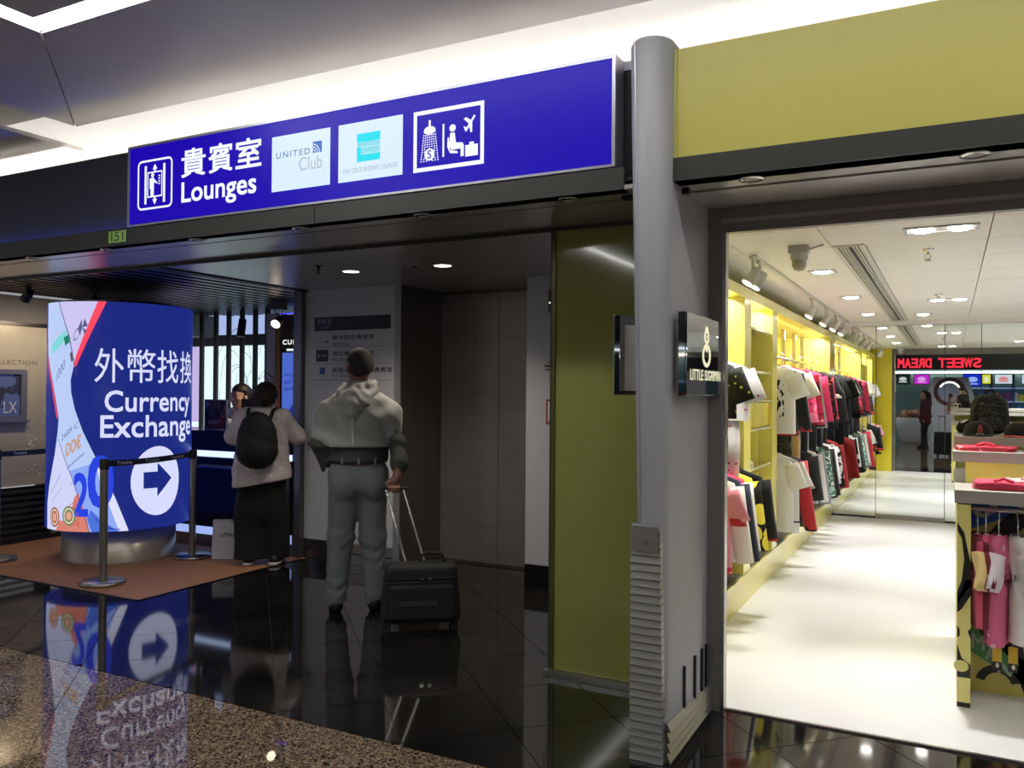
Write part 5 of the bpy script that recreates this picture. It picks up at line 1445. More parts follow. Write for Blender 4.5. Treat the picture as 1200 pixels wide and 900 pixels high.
    MB().tube([(-W * .86 * k, 0, z0 - .062 * k), (-.05 * k, 0, z0 - .018), (0, 0, z0 - .008), (.05 * k, 0, z0 - .018), (W * .86 * k, 0, z0 - .062 * k)], [.006, .010, .011, .010, .006], 8).build('hanger', m_hang, t, world=False)
    return t
def cloth(h, **k): return M('cloth_' + h, h, .9, bump=.15, bscale=220, sheen=.15, **k)
c_w, c_k, c_cream, c_navy, c_grey, c_red, c_pink, c_hot, c_khaki = [cloth(h) for h in ('#dddbd2', '#131314', '#cfc8ae', '#191d33', '#8c8c8e', '#b3262c', '#d98ca0', '#d2305c', '#b79a55')]
p_blkyel = ramp_mat('print_black_yellow', [(0, '#c9cf3a'), (.16, '#2c3a1c'), (.24, '#121413')], 19, 'voronoi', .9)
p_letters = ramp_mat('print_white_letters', [(0, '#2d3f8c'), (.10, '#c8383c'), (.17, '#d5d4d6'), (1, '#d9d8da')], 22, 'voronoi', .9)
p_cartoon = ramp_mat('print_yellow_shapes', [(0, '#b4342a'), (.12, '#e9d84a'), (.42, '#e6d546'), (.5, '#17150f')], 7, 'voronoi', .9)
p_redfl = ramp_mat('print_red_floral', [(0, '#e9a0a8'), (.30, '#c22f46'), (.52, '#8a1c30'), (.66, '#23151a')], 11, 'noise', .9)
p_pinkfl = ramp_mat('print_pink_camo', [(0, '#e87f9c'), (.45, '#d23f66'), (.56, '#8d2348'), (.66, '#f0c8d0')], 9, 'noise', .9)
p_dkfl = ramp_mat('print_dark_floral', [(0, '#8a2440'), (.40, '#3a1524'), (.52, '#1b1016'), (.62, '#c05a3a')], 13, 'noise', .9)
p_camo = ramp_mat('print_camouflage', [(0, '#2b2e22'), (.45, '#4b4c36'), (.55, '#1d1e19'), (.63, '#6b6748')], 8, 'noise', .9)
p_mint = ramp_mat('print_mint_leaf', [(0, '#a9c8b6'), (.45, '#4c6f60'), (.55, '#c9d8cc'), (.65, '#25352f')], 12, 'noise', .9)
p_bw = ramp_mat('print_black_white', [(0, '#141414'), (.48, '#cfcfc8'), (.58, '#161616')], 9, 'noise', .9)
p_orange = ramp_mat('print_orange_bands', [(0, '#d9762e'), (.45, '#b32d4a'), (.55, '#e2a23a'), (.66, '#6b1a2c')], 6, 'noise', .9)
p_text = ramp_mat('print_vertical_word', [(0, '#141414'), (.47, '#dddbd2')], 16, 'noise', .9, stretch=(2.2, 1, .9))
RX = -1.50
gU, gL = 'clothes on the upper rail', 'clothes on the lower rail'
def up(y, *a, **k): return top(*a, loc=(RX, y, 1.80), **k)
def T_(name, label, cat, y, z, mat, seed, rz=0.0, **k):
    return top(name, label, cat, (k.pop('x', RX), y, z), rz + random.Random(seed).uniform(-.12, .12), mat, seed=seed, **k)
ZU, ZL = 1.875, 1.10
# bay nearest the entrance
T_('shirt', 'dark shirt with yellow and green marks nearest the shop entrance', 'shirt', 5.44, ZU - .02, p_blkyel, 1, L=.40, sl=.22, pants=(p_bw, .42), x=-1.44)
T_('shirt', 'white shirt scattered with red and blue letters near the entrance', 'shirt', 5.72, ZU - .02, p_letters, 2, L=.42, sl=.22, pants=(p_letters, .38), x=-1.43)
T_('shirt', 'plain grey white shirt hanging behind the letter printed shirt', 'shirt', 5.90, ZU - .02, c_w, 3, L=.42, sl=.2)
T_('t_shirt', 'pink shirt with red hem low down nearest the entrance', 'shirt', 5.16, ZL, c_pink, 4, L=.58, sl=.2, cuff=c_red, x=-1.40)
T_('t_shirt', 'long plain white shirt on the lower rail nearest the entrance', 'shirt', 5.40, ZL, c_w, 5, L=.56, sl=.48, x=-1.43)
T_('jacket', 'navy shirt on the lower rail behind the long white shirt', 'shirt', 5.56, ZL, c_navy, 6, L=.55, sl=.5, x=-1.43)
T_('t_shirt', 'white sleeved shirt with pink shoulders on the lower rail', 'shirt', 5.68, ZL, c_hot, 7, L=.48, sl=.45, slm=c_w, x=-1.43)
T_('jacket', 'yellow shirt printed with black ringed shapes on the lower rail', 'shirt', 5.80, ZL, p_cartoon, 8, L=.55, sl=.46, x=-1.40)
T_('jacket', 'black jacket with red cuffs at the end of the lower rail by the shelves', 'jacket', 5.93, ZL, c_k, 9, L=.44, sl=.40, cuff=c_red, x=-1.36)
# main bay, upper rail
T_('t_shirt', 'white t-shirt with black vertical print at the front of the main rail', 't-shirt', 7.42, ZU, c_w, 10, L=.60, sl=.22, W=.235, x=-1.40, print_mat=(p_text, (.055, .15, -.46, -.14)))
T_('jacket', 'black jacket with red cuff badges behind the white t-shirt', 'jacket', 7.66, ZU, c_k, 11, L=.62, sl=.50, cuff=c_red, x=-1.40, pants=(p_camo, .40))
T_('t_shirt', 'cream t-shirt with pink neck edge behind the black jacket', 't-shirt', 7.98, ZU, c_cream, 12, L=.55, sl=.22, x=-1.38, pants=(c_khaki, .42), collar=c_pink)
T_('t_shirt', 'pink patterned long shirt behind the cream t-shirt', 'shirt', 8.18, ZU, p_pinkfl, 13, L=.50, sl=.45, x=-1.40, pants=(c_navy, .46))
T_('jacket', 'red floral jacket with pale flowers on the main rail', 'jacket', 8.45, ZU, p_redfl, 14, L=.50, sl=.48, cuff=c_k, x=-1.38, pants=(c_k, .48))
T_('jacket', 'grey striped tracksuit top between two red jackets', 'jacket', 8.66, ZU - .02, c_grey, 15, L=.52, sl=.5, x=-1.40, pants=(c_grey, .50))
T_('jacket', 'hot pink bomber jacket with orange neck on the main rail', 'jacket', 8.92, ZU, c_hot, 16, L=.46, sl=.46, cuff=c_k, x=-1.36, collar=p_orange, pants=(c_k, .5))
T_('jacket', 'orange and crimson banded jacket beside the hot pink bomber', 'jacket', 9.12, ZU, p_orange, 17, L=.46, sl=.46, x=-1.40, pants=(c_k, .5))
T_('jacket', 'dark crimson floral bomber on the main rail', 'jacket', 9.40, ZU, p_dkfl, 18, L=.47, sl=.47, cuff=c_k, x=-1.37, pants=(c_navy, .5))
T_('shirt', 'red and black check shirt behind the dark floral bomber', 'shirt', 9.62, ZU, p_redfl, 19, L=.50, sl=.46, x=-1.39, pants=(c_k, .5))
T_('t_shirt', 'black t-shirt with white sleeve edge towards the mirror', 't-shirt', 9.88, ZU, c_k, 20, L=.50, sl=.22, x=-1.38, cuff=c_w, pants=(c_k, .5))
T_('t_shirt', 'cream yellow t-shirt between two black tops near the mirror', 't-shirt', 10.06, ZU, c_cream, 21, L=.50, sl=.22, x=-1.40, pants=(c_navy, .45))
T_('jacket', 'long black jacket on the main rail near the mirror', 'jacket', 10.28, ZU, c_k, 22, L=.66, sl=.5, x=-1.37)
T_('t_shirt', 'last black t-shirt before the mirror on the main rail', 't-shirt', 10.52, ZU, c_k, 23, L=.60, sl=.24, x=-1.37, pants=(c_navy, .4))
# main bay, lower rail
T_('t_shirt', 'white t-shirt at the front of the lower main rail', 't-shirt', 7.40, ZL, c_w, 30, L=.66, sl=.22, x=-1.40)
T_('t_shirt', 'second white t-shirt with orange badge on the lower main rail', 't-shirt', 7.55, ZL, c_w, 31, L=.58, sl=.22, x=-1.37, print_mat=(p_orange, (.05, .12, -.34, -.28)))
T_('jacket', 'black track jacket with one red long sleeve on the lower rail', 'jacket', 7.78, ZL, c_k, 32, L=.62, sl=.60, slm=c_red, cuff=c_k, x=-1.38)
T_('trousers', 'pale grey shorts set below the khaki trousers', 'trousers', 8.12, ZL - .20, c_grey, 33, L=.30, sl=.1, x=-1.40, pants=(c_w, .28))
T_('jacket', 'black zipped top with camouflage trousers on the lower rail', 'jacket', 8.42, ZL, c_k, 34, L=.46, sl=.42, x=-1.38, pants=(p_camo, .30))
T_('t_shirt', 'white long sleeved shirt between black tops on the lower rail', 'shirt', 8.62, ZL, c_w, 35, L=.55, sl=.46, x=-1.37, cuff=c_grey)
T_('jacket', 'black jacket with grey lining halfway along the lower rail', 'jacket', 8.88, ZL, c_k, 36, L=.56, sl=.5, slm=c_grey, x=-1.38)
T_('shirt', 'mint green leaf print shirt on the lower rail', 'shirt', 9.15, ZL, p_mint, 37, L=.62, sl=.46, x=-1.37)
T_('jacket', 'olive green camouflage jacket behind the mint leaf shirt', 'jacket', 9.36, ZL, p_camo, 38, L=.58, sl=.5, x=-1.38)
T_('jacket', 'plain black hooded top on the lower rail', 'jacket', 9.62, ZL, c_k, 39, L=.60, sl=.5, x=-1.37, hood=True)
T_('t_shirt', 'white striped shirt near the far end of the lower rail', 'shirt', 9.88, ZL, c_w, 40, L=.50, sl=.4, x=-1.38)
T_('jacket', 'black and white print jacket on the lower rail near the mirror', 'jacket', 10.12, ZL, p_bw, 41, L=.55, sl=.46, x=-1.37)
T_('jacket', 'red jacket last on the lower rail before the mirror', 'jacket', 10.42, ZL, c_red, 42, L=.60, sl=.5, x=-1.37)
# shoes and boxes on shelves
def shoe(label, x, y, z, rz, m1, m2, cat='shoe'):
    t = thing('trainer', label, cat, (x, y, z), rz)
    rings = []
    for u, w, h in ((-.13, .030, .075), (-.10, .038, .085), (-.04, .040, .080), (.03, .043, .060), (.09, .046, .045), (.125, .035, .032), (.14, .015, .02)):
        rings.append([(w * math.cos(PI * k / 8) , u, .022 + h * math.sin(PI * k / 8)) for k in range(9)])
    mb = MB(); mb.smooth = True; mb.loft(rings); mb.build('upper', m1, t, world=False)
    mb = MB(); mb.loft([[(.044 * math.cos(2 * PI * k / 16) * (1.1 if math.sin(2 * PI * k / 16) > 0 else .95), .145 * math.sin(2 * PI * k / 16), z_) for k in range(16)] for z_ in (0, .028)]); mb.build('sole', m2, t, world=False)
    for i in range(3): MB().tube([(-.02, .01 + i * .022, .085 - i * .008), (.02, .01 + i * .022, .085 - i * .008)], .003, 6).build('lace', m2, t, world=False)
shoe('slate blue trainer on the glass shelf of the gold bay', -1.42, 6.42, 1.463, math.radians(-60), cloth('#3a4456'), cloth('#5a6070'))
shoe('coral pink trainer on the lowest shelf of the gold bay', -1.42, 6.55, .418, math.radians(-70), cloth('#e0705e'), c_w)
shoe('white trainer on the shelf under the yellow drawers', -1.45, 6.42, .948, math.radians(-60), c_w, c_w)

# ================================================================== GONDOLA
GD = thing('gondola', 'stepped metal display table with a yellow and black painted front', 'display table', (.7, 5.2, 0))
GX0, GX1 = .035, 1.45
m_popy = M('pop_yellow', '#d3c468', .35)
m_popy2 = M('pop_yellow_light', '#e2d884', .35)
m_popk = M('pop_black', '#201e1c', .4)
box('side_panel', GX0, 4.60, .03, GX0 + .058, 5.9, .985, m_popy2, GD)
box('side_foot', GX0, 4.61, .004, GX0 + .058, 5.9, .03, m_dsteel, GD)
box('side_panel', GX1 - .058, 4.60, .004, GX1, 5.9, .985, m_popy2, GD)
box('back_panel', GX0 + .058, 4.90, .004, GX1 - .058, 4.93, .985, m_popy, GD)
m_gst = M('gondola_steel', '#bdb8ae', .4, .35)
box('table_top', GX0 - .012, 4.60, .992, GX1 + .012, 5.95, 1.055, m_gst, GD, .002)
box('riser', GX0 + .04, 5.0, 1.055, GX1 - .02, 5.02, 1.165, m_yelw, GD)
box('step', GX0 - .02, 4.98, 1.165, GX1 + .02, 5.95, 1.22, m_gst, GD, .002)
box('riser', GX0 + .04, 5.33, 1.22, GX1 - .02, 5.35, 1.235, m_yelw, GD)
box('step', GX0 - .01, 5.30, 1.235, GX1 + .02, 5.95, 1.283, m_gst, GD, .002)
PG, PB = plane_y(4.60), plane_y(4.90)
# painted strokes on the side panel edge (flat print)
f = Flat(PG)
x0, x1 = GX0, GX0 + .058
f.poly([(x0, .90), (x0 + .03, .85), (x1, .70), (x1, .60), (x0, .50), (x0, .56), (x0 + .02, .62), (x0 + .03, .72), (x0 + .02, .82), (x0, .86)])
f.poly([(x0, .52), (x0 + .04, .62), (x1, .62), (x1, .55), (x0 + .02, .48), (x0, .46)])
f.poly([(x0, .40), (x0 + .012, .38), (x0 + .012, .35), (x0, .34)])
f.poly([(x1, .39), (x1 - .012, .375), (x1, .34)])
f.poly([(x0, .22), (x0, .31), (x0 + .02, .245), (x1, .215), (x1, .15), (x0, .15)])
f.build('black_stroke', m_popk, GD)
f = Flat(PG); f.disc(x0 + .018, .205, .032, .028, .0025); f.build('yellow_spot', m_popy2, GD)
# painted back panel
f = Flat(PB)
f.poly([(.10, .98), (.10, .83), (.44, .98)]); f.build('blue_wedge', M('pop_blue', '#3560c4', .4), GD)
f = Flat(plane_y(4.8985)); f.ring(.15, .935, .022, .045, PI * .9, PI * 2.1, 10).disc(.20, .94, .02, .025).disc(.33, .965, .03, .02); f.build('pale_stroke', M('pop_pale', '#b9bcc4', .4), GD)
f = Flat(PB)
f.ring(.62, .52, .44, .53, PI * .55, PI * 1.35, 20)
f.disc(.16, .46, .035, .04).ring(.50, .25, .17, .25, PI * .95, PI * 2.05, 18).poly([(.30, .70), (.60, .80), (.62, .62), (.36, .62)]).poly([(.30, .12), (.34, .004), (.40, .004), (.35, .13)])
f.ring(.22, .05, .06, .10, .2, PI - .2, 8).ring(.95, .55, .16, .22, 0, 2 * PI, 24)
f.build('black_stroke', m_popk, GD)
f = Flat(PB); f.disc(.285, .335, .055, .03); f.build('red_mouth', M('pop_red', '#8e2c30', .4), GD)
f = Flat(plane_y(4.8985)); f.poly([(.095, .335), (.315, .165), (.275, .10), (.095, .205)]); f.build('green_banner', M('pop_green', '#4e8f55', .4), GD)
for c, (u, v) in (('M', (.105, .225)), ('A', (.165, .185)), ('N', (.222, .135))):
    text(c, (u, v, u + .055, v + .07), lambda a, b, d: (a, 4.8965 - d, b - (a - .1) * .18), 'lettering', M('pop_letter', '#a3b3a6', .4), GD, .03)
for y in (4.72,): MB().cyl((GX0 + .058, y, .955), (GX1 - .058, y, .955), .012, n=10).build('hang_rail', m_chrome, GD)
# children's clothes on the gondola rail: seen along the shoulder line
def kid(name, label, x, mat, L, slm=None, **k):
    return top(name, label, 'children clothes', (x, 4.72, .942), math.radians(90 + random.Random(int(x * 1000)).uniform(-14, 14)), mat, L=L, W=.14, T=.052, sl=.17, slm=slm, k=1.0, group=None, seed=int(x * 997), **k)
kd = cloth('#7c2433'); kp = ramp_mat('print_pink_script', [(0, '#e6b4c4'), (.2, '#d46a90'), (1, '#d97a9c')], 14, 'voronoi', .9)
kid('onesie', 'dark red baby suit at the left end of the gondola rail', .125, kd, .44)
kid('onesie', 'coral pink baby suit with yellow sleeve on the gondola rail', .160, cloth('#d95a78'), .44, slm=cloth('#ecd08a'))
kid('onesie', 'pink baby suit with pale script and white sleeve on the gondola rail', .215, kp, .52, slm=cloth('#eadfe4'))
kid('onesie', 'white baby suit on the gondola rail right of the pink one', .295, c_w, .50)
kid('onesie', 'second white baby suit further right on the gondola rail', .37, c_w, .48)
kid('onesie', 'grey baby suit at the right of the gondola rail', .46, c_grey, .48)
# yellow price tags hanging on strings
for x, lb in ((.205, 'yellow hang tag below the pink baby suit'), (.272, 'yellow hang tag below the white baby suit')):
    t = thing('hang_tag', lb, 'tag', (x, 4.68, .21))
    MB().tube([(x, 4.69, .40), (x, 4.685, .30)], .0015, 5).build('string', m_white, t)
    box('card', x - .018, 4.682, .225, x + .022, 4.686, .305, M('tag_yellow', '#e0b634', .5), t)
    box('foot', x - .018, 4.681, .185, x + .022, 4.687, .225, m_charcoal, t)
    MB().lathe([(.006, .0), (.008, .012), (.004, .02)], (x + .003, 4.678, .20), 10).build('charm', M('tag_cream', '#d9d2b0', .4), t)
# folded garments
def folded(label, x, y, z, sx, sy, mat, n=3, trim=None):
    t = thing('folded_shirt', label, 'shirt', (x, y, z))
    for i in range(n):
        rr = []
        for q, (k, dz) in enumerate(((1.0, 0), (1.03, .006), (1.0, .013))):
            rr.append([(sx * k * math.copysign(abs(math.cos(2 * PI * j / 20)) ** .5, math.cos(2 * PI * j / 20)) * (1 + .04 * math.sin(5 * 2 * PI * j / 20 + i)), sy * k * math.copysign(abs(math.sin(2 * PI * j / 20)) ** .5, math.sin(2 * PI * j / 20)), i * .012 + dz + .004 * math.sin(j * 1.7 + i)) for j in range(20)])
        mb = MB(); mb.smooth = True; mb.loft(rr); mb.build('fold', trim if (trim and i == n - 1) else mat, t, world=False)
    MB().tube([(-sx * .3, -sy * .6, n * .012 + .006), (0, -sy * .3, n * .012 + .018), (sx * .3, -sy * .6, n * .012 + .006)], .008, 6).build('collar', mat, t, world=False)
    return t
m_rp = ramp_mat('print_red_paisley', [(0, '#e8a6a6'), (.35, '#cf4452'), (.6, '#b02a3c'), (.7, '#e9c9c4')], 24, 'noise', .9)
folded('crimson folded shirt with pale collar on the lowest step', .235, 4.76, 1.055, .13, .10, cloth('#c63a56'), 3)
folded('pale pink shirt lying over the right end of the crimson one', .34, 4.80, 1.090, .09, .08, cloth('#dcaeb0'), 1)
folded('red paisley folded shirt on the middle step', .17, 5.12, 1.22, .14, .09, m_rp, 2)
# backpack and caps on the top step
BG = thing('backpack', 'small black camouflage backpack standing on the top step of the gondola', 'backpack', (.21, 5.70, 1.283))
m_bc = ramp_mat('black_camouflage', [(0, '#1c1c1a'), (.42, '#43443d'), (.52, '#191918'), (.62, '#55564c')], 26, 'noise', .8, stretch=(1, 1, 2))
sdf('body', [cap((-.03, 0, .075), (.03, 0, .075), .075, k=.05, s=(1, 1.2, 1)), cap((-.022, 0, .165), (.022, 0, .165), .075, k=.05, s=(1, 1.2, 1))], .008, m_bc, BG, cuts=[lambda x, y, z: .002 - z + 0 * x])
sdf('front_pocket', [cap((-.03, -.05, .06), (.03, -.05, .06), .045, k=.03, s=(1, 1.3, 1))], .007, m_bc, BG, cuts=[lambda x, y, z: .004 - z + 0 * x])
MB().tube([(-.075, -.05, .05), (-.078, -.052, .15), (-.055, -.05, .205), (0, -.05, .222), (.055, -.05, .205), (.078, -.052, .15), (.075, -.05, .05)], .005, 6).build('zip', m_black, BG, world=False)
MB().tube([(-.025, 0, .232), (-.02, 0, .26), (.02, 0, .26), (.025, 0, .232)], .007, 6).build('top_handle', m_black, BG, world=False)
for q in (-1, 1): MB().tube([(q * .04, .055, .215), (q * .05, .085, .14), (q * .06, .06, .02)], .012, 6).build('strap', m_black, BG, world=False)
def baseball(label, x, y, z, m1, m2, rz=0.0, logo=None, k=.84):
    t = thing('baseball_cap', label, 'cap', (x, y, z), rz)
    prof = [(.088, 0), (.090, .02), (.085, .05), (.070, .078), (.045, .094), (.015, .101), (.001, .102)]
    MB().lathe([(r * k, h * k) for r, h in prof], (0, 0, 0), 24).build('crown', m1, t, world=False)
    MB().lathe([(.008, .100 * k), (.008, .104 * k), (.001, .108 * k)], (0, 0, 0), 10).build('button', m2, t, world=False)
    rr = []
    for i in range(13):
        a = math.radians(205 + 130 * i / 12); s = math.sin(PI * i / 12)
        p = (math.cos(a) * .088 * k, math.sin(a) * .088 * k, .006); q = (math.cos(a) * .095 * k, math.sin(a) * (.088 + .062 * s) * k, -.0 + .012 * s ** 2 - .006)
        rr.append([(p[0], p[1], p[2]), (q[0], q[1], max(.001, q[2])), (q[0], q[1], max(.001, q[2]) + .004), (p[0], p[1], p[2] + .004)])
    mb = MB(); mb.loft(rr); mb.build('peak', m2, t, world=False)
    if logo:
        mpc = lambda u, v, d: ((.088 * k + d) * math.sin(u), -(.0885 * k + d) * math.cos(u), v)
        f = Flat(mpc); f.ring(.0, .035, .007, .014, q=12, d=.003).ring(.0, .057, .003, .009, q=12, d=.003).build('emblem', logo, t)
        f2 = Flat(mpc); f2.rect(-.25, .012, .25, .017, .003); f2.build('word_bar', c_w, t)
    return t
m_cor = cloth('#d9584a')
# emblem helper works in local space because the figure stands at its own origin
_b = MB.build
def _local(self, name, mats, parent=None, world=True, bevel=0.0, seg=2, solid=0.0): return _b(self, name, mats, parent, False if parent is not None and parent.name.startswith('baseball_cap') else world, bevel, seg, solid)
MB.build = _local
baseball('black cap with coral emblem at the left of the top step', .145, 5.46, 1.283, c_k, c_k, math.radians(6), m_cor)
baseball('black cap with coral peak at the right of the top step', .345, 5.44, 1.283, c_k, m_cor, math.radians(-25))
baseball('black cap with white marks behind the backpack on the left', .11, 5.84, 1.283, p_bw, c_k, math.radians(30))
baseball('black and white patterned cap at the far right of the top step', .42, 5.72, 1.283, p_bw, c_k, math.radians(-10))
MB.build = _b
# ================================================================== SHOP ACROSS THE CONCOURSE (seen in mirrors and gloss)
YO2 = -5.0
m_opf = M('opposite_black_fascia', '#101012', .3)
struct(box('trim_7', -8.0, YO2 - .25, 2.22, 6.5, YO2, 3.05, m_opf))
struct(box('wall_front', -8.0, YO2 - .2, 3.05, 6.5, YO2 - .05, 4.2, m_wwhite))
struct(box('wall_front', -10, YO2 - 3.6, 0, 6.5, YO2 - 3.4, 3.0, M('teal_wall', '#56757a', .6)))
struct(box('ceiling', -8, YO2 - 3.6, 2.62, 6.5, YO2 - .25, 2.66, M('opp_ceiling', '#7f8488', .6)))
struct(box('wall_front', -11, YO2 - .3, 0, -5.2, YO2 - .05, 3.2, m_grey)); struct(box('wall_front', 5.2, YO2 - .3, 0, 6.2, YO2 - .05, 3.2, m_grey))
m_redl = glow('sweet_red', '#ff3348', 1.2)
SS = thing('sweet_shop_sign', 'red letters spelling Sweet Dream, reversed in the shop mirror', 'sign', (-.3, YO2, 2.29))
PY = plane_yb(YO2)
for s, a, b in (('SWEET', -.80, .30), ('DREAM', .46, 1.36)):
    w_ = (b - a) / 5
    for i, c in enumerate(s):
        text(c, (a + i * w_ + .012, 2.29, a + (i + 1) * w_ - .012, 2.55), PY, 'letter', m_redl, SS, .028, .004, .05)
OL = thing('shop_light_line', 'cold white light line under the opposite black fascia', 'light', (0, YO2 - .3, 2.4))
box('tube', -5.2, YO2 - .5, 2.17, 5.2, YO2 - .45, 2.19, glow('opp_line', '#e6f0ff', 5.0), OL)
box('cove', -5.2, YO2 - 3.3, 2.20, 5.2, YO2 - 3.2, 2.225, glow('opp_cove', '#fff2dc', 9.0), OL)
OS = thing('display_rack', 'blue lit wall shelving in the shop across the concourse', 'shelving', (0, YO2 - 3.2, 0))
for x in (-4.9, -3.7, -2.5, -1.95, .55, 1.15, 1.75, 2.9, 4.1, 5.0):
    box('upright', x - .04, YO2 - 3.4, 0, x + .04, YO2 - 3.0, 2.15, M('shelf_blue', '#35507c', .5), OS)
for a, b in ((-4.9, -1.95), (.55, 5.0)):
    for z in (.4, .85, 1.28, 1.7): box('shelf', a, YO2 - 3.4, z, b, YO2 - 3.0, z + .03, glow('shelf_edge', '#a8c4f0', .5), OS)
def screen(x, z, w, h, col, label, y=YO2 - 2.9, col2=None):
    t = thing('display_screen', label, 'screen', (x, y, z))
    box('case', x - w / 2 - .02, y - .05, z - .02, x + w / 2 + .02, y, z + h + .02, m_black, t)
    box('picture', x - w / 2, y, z, x + w / 2, y + .005, z + h, glow('screen_' + col, col, 1.0), t)
    if col2:
        f = Flat(plane_yb(y + .005)); f.disc(-x, z + h * .55, w * .28, h * .22).rect(-x - w * .3, z + .05, -x + w * .3, z + .09); f.build('picture_shape', glow('screen_' + col2, col2, 1.0), t)
screen(-.80, 1.84, .42, .30, '#c92ad0', 'magenta screen in the shop across the concourse', col2='#f0a8f4')
screen(-1.35, 1.84, .40, .30, '#1c222a', 'dark screen beside the magenta screen across the concourse', col2='#c9d0c8')
screen(.64, 1.78, .50, .38, '#1a2cc0', 'blue starburst screen in the shop across the concourse', col2='#9db8ff')
screen(1.02, 1.86, .22, .28, '#dfe03a', 'yellow screen in the shop across the concourse', col2='#f4f4d0')
screen(1.48, 1.86, .46, .28, '#cfe0f0', 'pale screen with red strip in the shop across the concourse', col2='#e88a90')
screen(2.2, 1.86, .46, .28, '#c4dcf4', 'pale blue screen furthest along the opposite shop', col2='#8fb0d8')
RP = thing('ring_panel', 'grey angled panel with a dark red ring and white light arc', 'display', (-.1, YO2 - 2.5, 0))
mb = MB(); mb.prism([(-.62, 0), (.62, 0), (.72, 1.3), (.45, 2.05), (-.52, 2.05), (-.72, 1.3)], lambda u, v, d: (-u - .0, YO2 - 2.6 + d, v), 0, .06); mb.build('panel', M('ring_panel_grey', '#a6a8ae', .5), RP)
PR = plane_yb(YO2 - 2.54)
f = Flat(PR); f.ring(.0, 1.60, .33, .45, n=36, d=.01); f.build('ring', M('ring_red', '#4d1820', .4), RP)
f = Flat(PR); f.disc(.0, 1.60, .33, d=.006, n=36); f.build('disc', M('ring_disc', '#8792a4', .4), RP)
f = Flat(PR); f.ring(.0, 1.60, .27, .325, PI * .15, PI * .85, n=24, d=.012); f.build('light_arc', glow('arc_white', '#ffffff', 1.6), RP)
# goods in the opposite shop
random.seed(5)
pal = ['#b03048', '#c8c23a', '#4a78c8', '#d8d8d8', '#8a3a2c', '#3a8a5a', '#c86a2c', '#7a3a8a']
q = MB()
for a, b in ((-4.8, -2.1), (.65, 4.9)):
    for z in (.43, .88, 1.31):
        x = a
        while x < b - .2:
            wd = random.uniform(.10, .22); hh = random.uniform(.14, .30)
            q.cur = random.randrange(8); q.box(x, YO2 - 3.3, z, x + wd * .9, YO2 - 3.06, z + hh); x += wd
tag(q.build('sweet_packets', [M('pack_' + c, c, .5) for c in pal]), 'small sweet packets on the shelves of the opposite shop', 'packets', None, 'stuff')
# litter bin / counter pod and case waiting in the concourse
t = thing('sweet_pod', 'rounded grey pod of sweets with a brown top across the concourse', 'stand', (-.95, YO2 - 1.2, 0))
MB().lathe([(.30, .0), (.40, .10), (.50, .45), (.52, .75), (.50, .80)], (-.95, YO2 - 1.2, 0), 28).build('body', M('pod_grey', '#b4b8be', .4), t)
MB().lathe([(.50, .80), (.47, .92), (.36, 1.02), (.001, 1.05)], (-.95, YO2 - 1.2, 0), 28).build('sweets', ramp_mat('brown_sweets', [(0, '#5a3a26'), (.4, '#8a6238'), (.6, '#3a2418')], 12, 'cells'), t)
t = thing('roller_case', 'black upright roller case standing behind the photographer', 'suitcase', (-.12, -.75, 0), YAW)
rbox('body', -.20, -.12, .05, .20, .12, .60, M('black_nylon', '#0e0e0f'), t, .03, 3, .01)
for q in (-.15, .15): MB().cyl((q - .015, 0, .03), (q + .015, 0, .03), .03, n=14).build('wheel', m_rubber, t, world=False)
for q in (-.08, .08): MB().tube([(q, .09, .58), (q, .09, .98)], .008, 8).build('telescopic_rod', m_chrome, t, world=False)
MB().tube([(-.09, .09, .98), (.09, .09, .98)], .013, 8).build('grip', m_rubber, t, world=False)
# passer-by with long hair
PP = thing('person', 'passer-by with long dark hair and burgundy coat, seen in the mirror', 'person', (-.60, -4.1, 0), math.radians(75))
q1, q2 = [(-.08, 0, .86), (-.085, .02, .47), (-.09, -.02, .06)], [(.08, 0, .86), (.085, .05, .48), (.09, .08, .06)]
a1, a2 = [(-.17, 0, 1.30), (-.23, .0, 1.06), (-.21, .08, .84)], [(.17, 0, 1.30), (.23, .0, 1.06), (.21, .08, .84)]
pbod = head((0, .04, 1.50), .95) + [cap((0, 0, 1.32), (0, .02, 1.43), .05, .05, .03), cap((0, 0, .95), (0, 0, 1.23), .12, .135, .05, (.8, 1.15, 1)), ell((0, 0, .88), (.16, .12, .12), .05), cap((-.14, 0, 1.30), (.14, 0, 1.30), .052, k=.04)]
pbod += chain(q1, [.085, .06, .042], .03) + chain(q2, [.085, .06, .042], .03) + chain(a1, [.045, .04, .027], .02) + chain(a2, [.045, .04, .027], .02) + hand_flat(a1[2], (.05, .25, -1), -1, .92) + hand_flat(a2[2], (-.05, .25, -1), 1, .92)
sdf('body', pbod, .013, M('photographer_skin', '#b88c78'), PP)
face(PP, (0, .04, 1.50), .95)
sdf('hair', [ell((0, .02, 1.53), (.09, .105, .10), .03), cap((0, -.06, 1.50), (0, -.10, 1.22), .085, .07, .03, (.8, 1, 1))], .012, M('long_hair', '#24100f', .6), PP, cuts=[lambda x, y, z: np.where(z < 1.56, y - .05, -1.0) + 0 * x])
sdf('coat', [cap((0, 0, .78), (0, 0, 1.22), .165, .155, .05, (.78, 1.1, 1)), cap((-.14, 0, 1.30), (.14, 0, 1.30), .07, k=.05)] + chain(a1, [.068, .06, .05], .03) + chain(a2, [.068, .06, .05], .03), .013, M('burgundy_coat', '#4a1620', .8), PP, fold=folds(.005, 24, 18, 16), cuts=[lambda x, y, z: .62 - z])
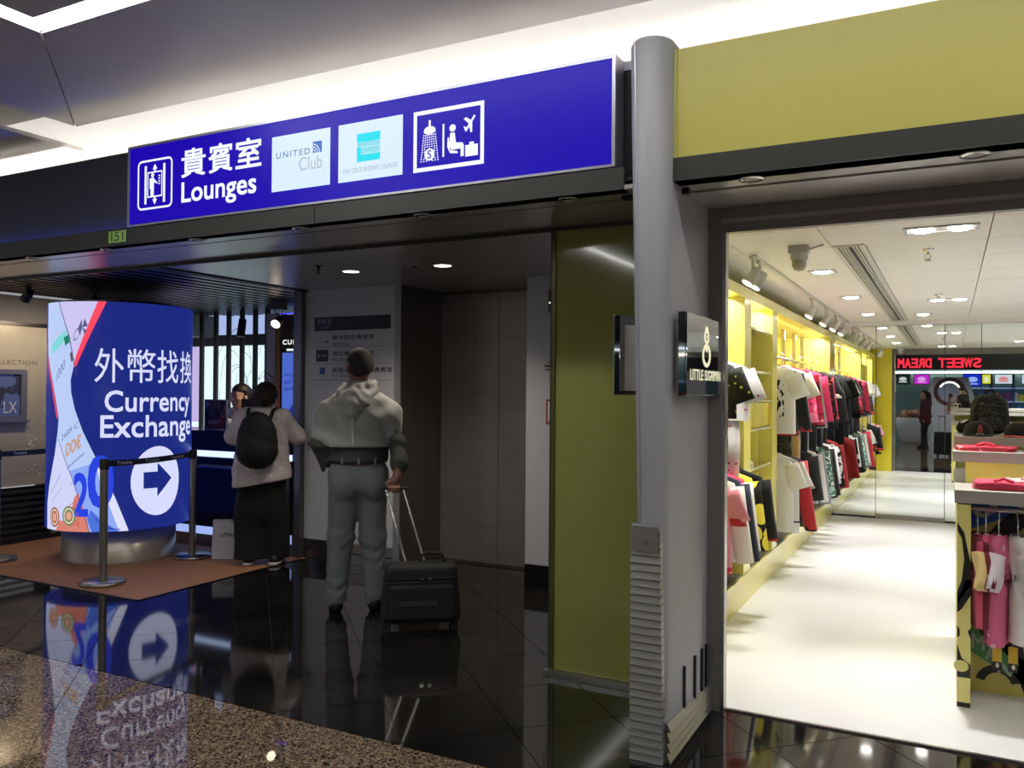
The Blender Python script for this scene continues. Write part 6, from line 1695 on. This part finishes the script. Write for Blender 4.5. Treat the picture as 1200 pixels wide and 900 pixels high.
sdf('trousers', chain(q1, [.10, .08, .065], .03) + chain(q2, [.10, .08, .065], .03), .013, M('black_waistcoat', '#141418'), PP)
for lg in (q1, q2): sdf('shoe', [cap((lg[2][0], lg[2][1] - .05, .045), (lg[2][0], lg[2][1] + .13, .038), .046, .04, .03)], .012, M('black_shoe', '#0d0d0d'), PP, cuts=[lambda x, y, z: .002 - z + 0 * x])

for x in (-2.2, -.2, 1.8):  # downlights added to brighten the opposite shop in the mirror
    t = thing('shop_downlight', 'added downlight brightening the opposite shop above %s' % {-2.2: 'the dark screen end', -.2: 'the grey ring panel', 1.8: 'the pale screens'}[x], 'downlight', (x, YO2 - 1.2, 2.6))
    MB().lathe([(.07, -.004), (.085, -.004), (.085, .004), (.07, .004)], (x, YO2 - 1.2, 2.612)).build('bezel', m_white, t)
    MB().lathe([(.001, -.002), (.07, -.002), (.07, .002)], (x, YO2 - 1.2, 2.612), 18).build('lens', glow('added_opp_lamp', '#ffffff', 8.0), t)
    spot('lamp_light', (x, YO2 - 1.2, 2.59), (x, YO2 - 1.2, 0), 70, 140, '#ffffff', t, .8)

# repeats carry one phrase each
GROUPS = dict(soffit_downlight='unlit downlights in the dark soffits', track_spotlight='spotlights on the shop ceiling track', shop_downlight='lit downlights in the shop ceilings',
              ceiling_downlight='lit downlights in the lobby ceiling', sprinkler='sprinkler heads', onesie='baby clothes on the gondola rail', baseball_cap='caps on the gondola top step',
              trainer='trainers on the fixture shelves', display_screen='screens in the opposite shop', hang_tag='yellow tags below the baby clothes', folded_shirt='folded shirts on the gondola steps',
              mirror_sign='mirror signs on the grey pillar', queue_belt='navy belts of the queue barriers', kiosk_spotlight='boxed spotlights over the kiosk', added_washer='added spotlights brightening the beige display wall', hanging_unit='black units among the kiosk slats')
for o in list(bpy.data.objects):
    if o.parent is not None or 'label' not in o or 'group' in o: continue
    nm = o.name.split('.')[0]
    if nm in GROUPS: o['group'] = GROUPS[nm]
    elif nm in ('shirt', 't_shirt', 'jacket', 'trousers'): o['group'] = gU if o.location.z > 1.5 else gL
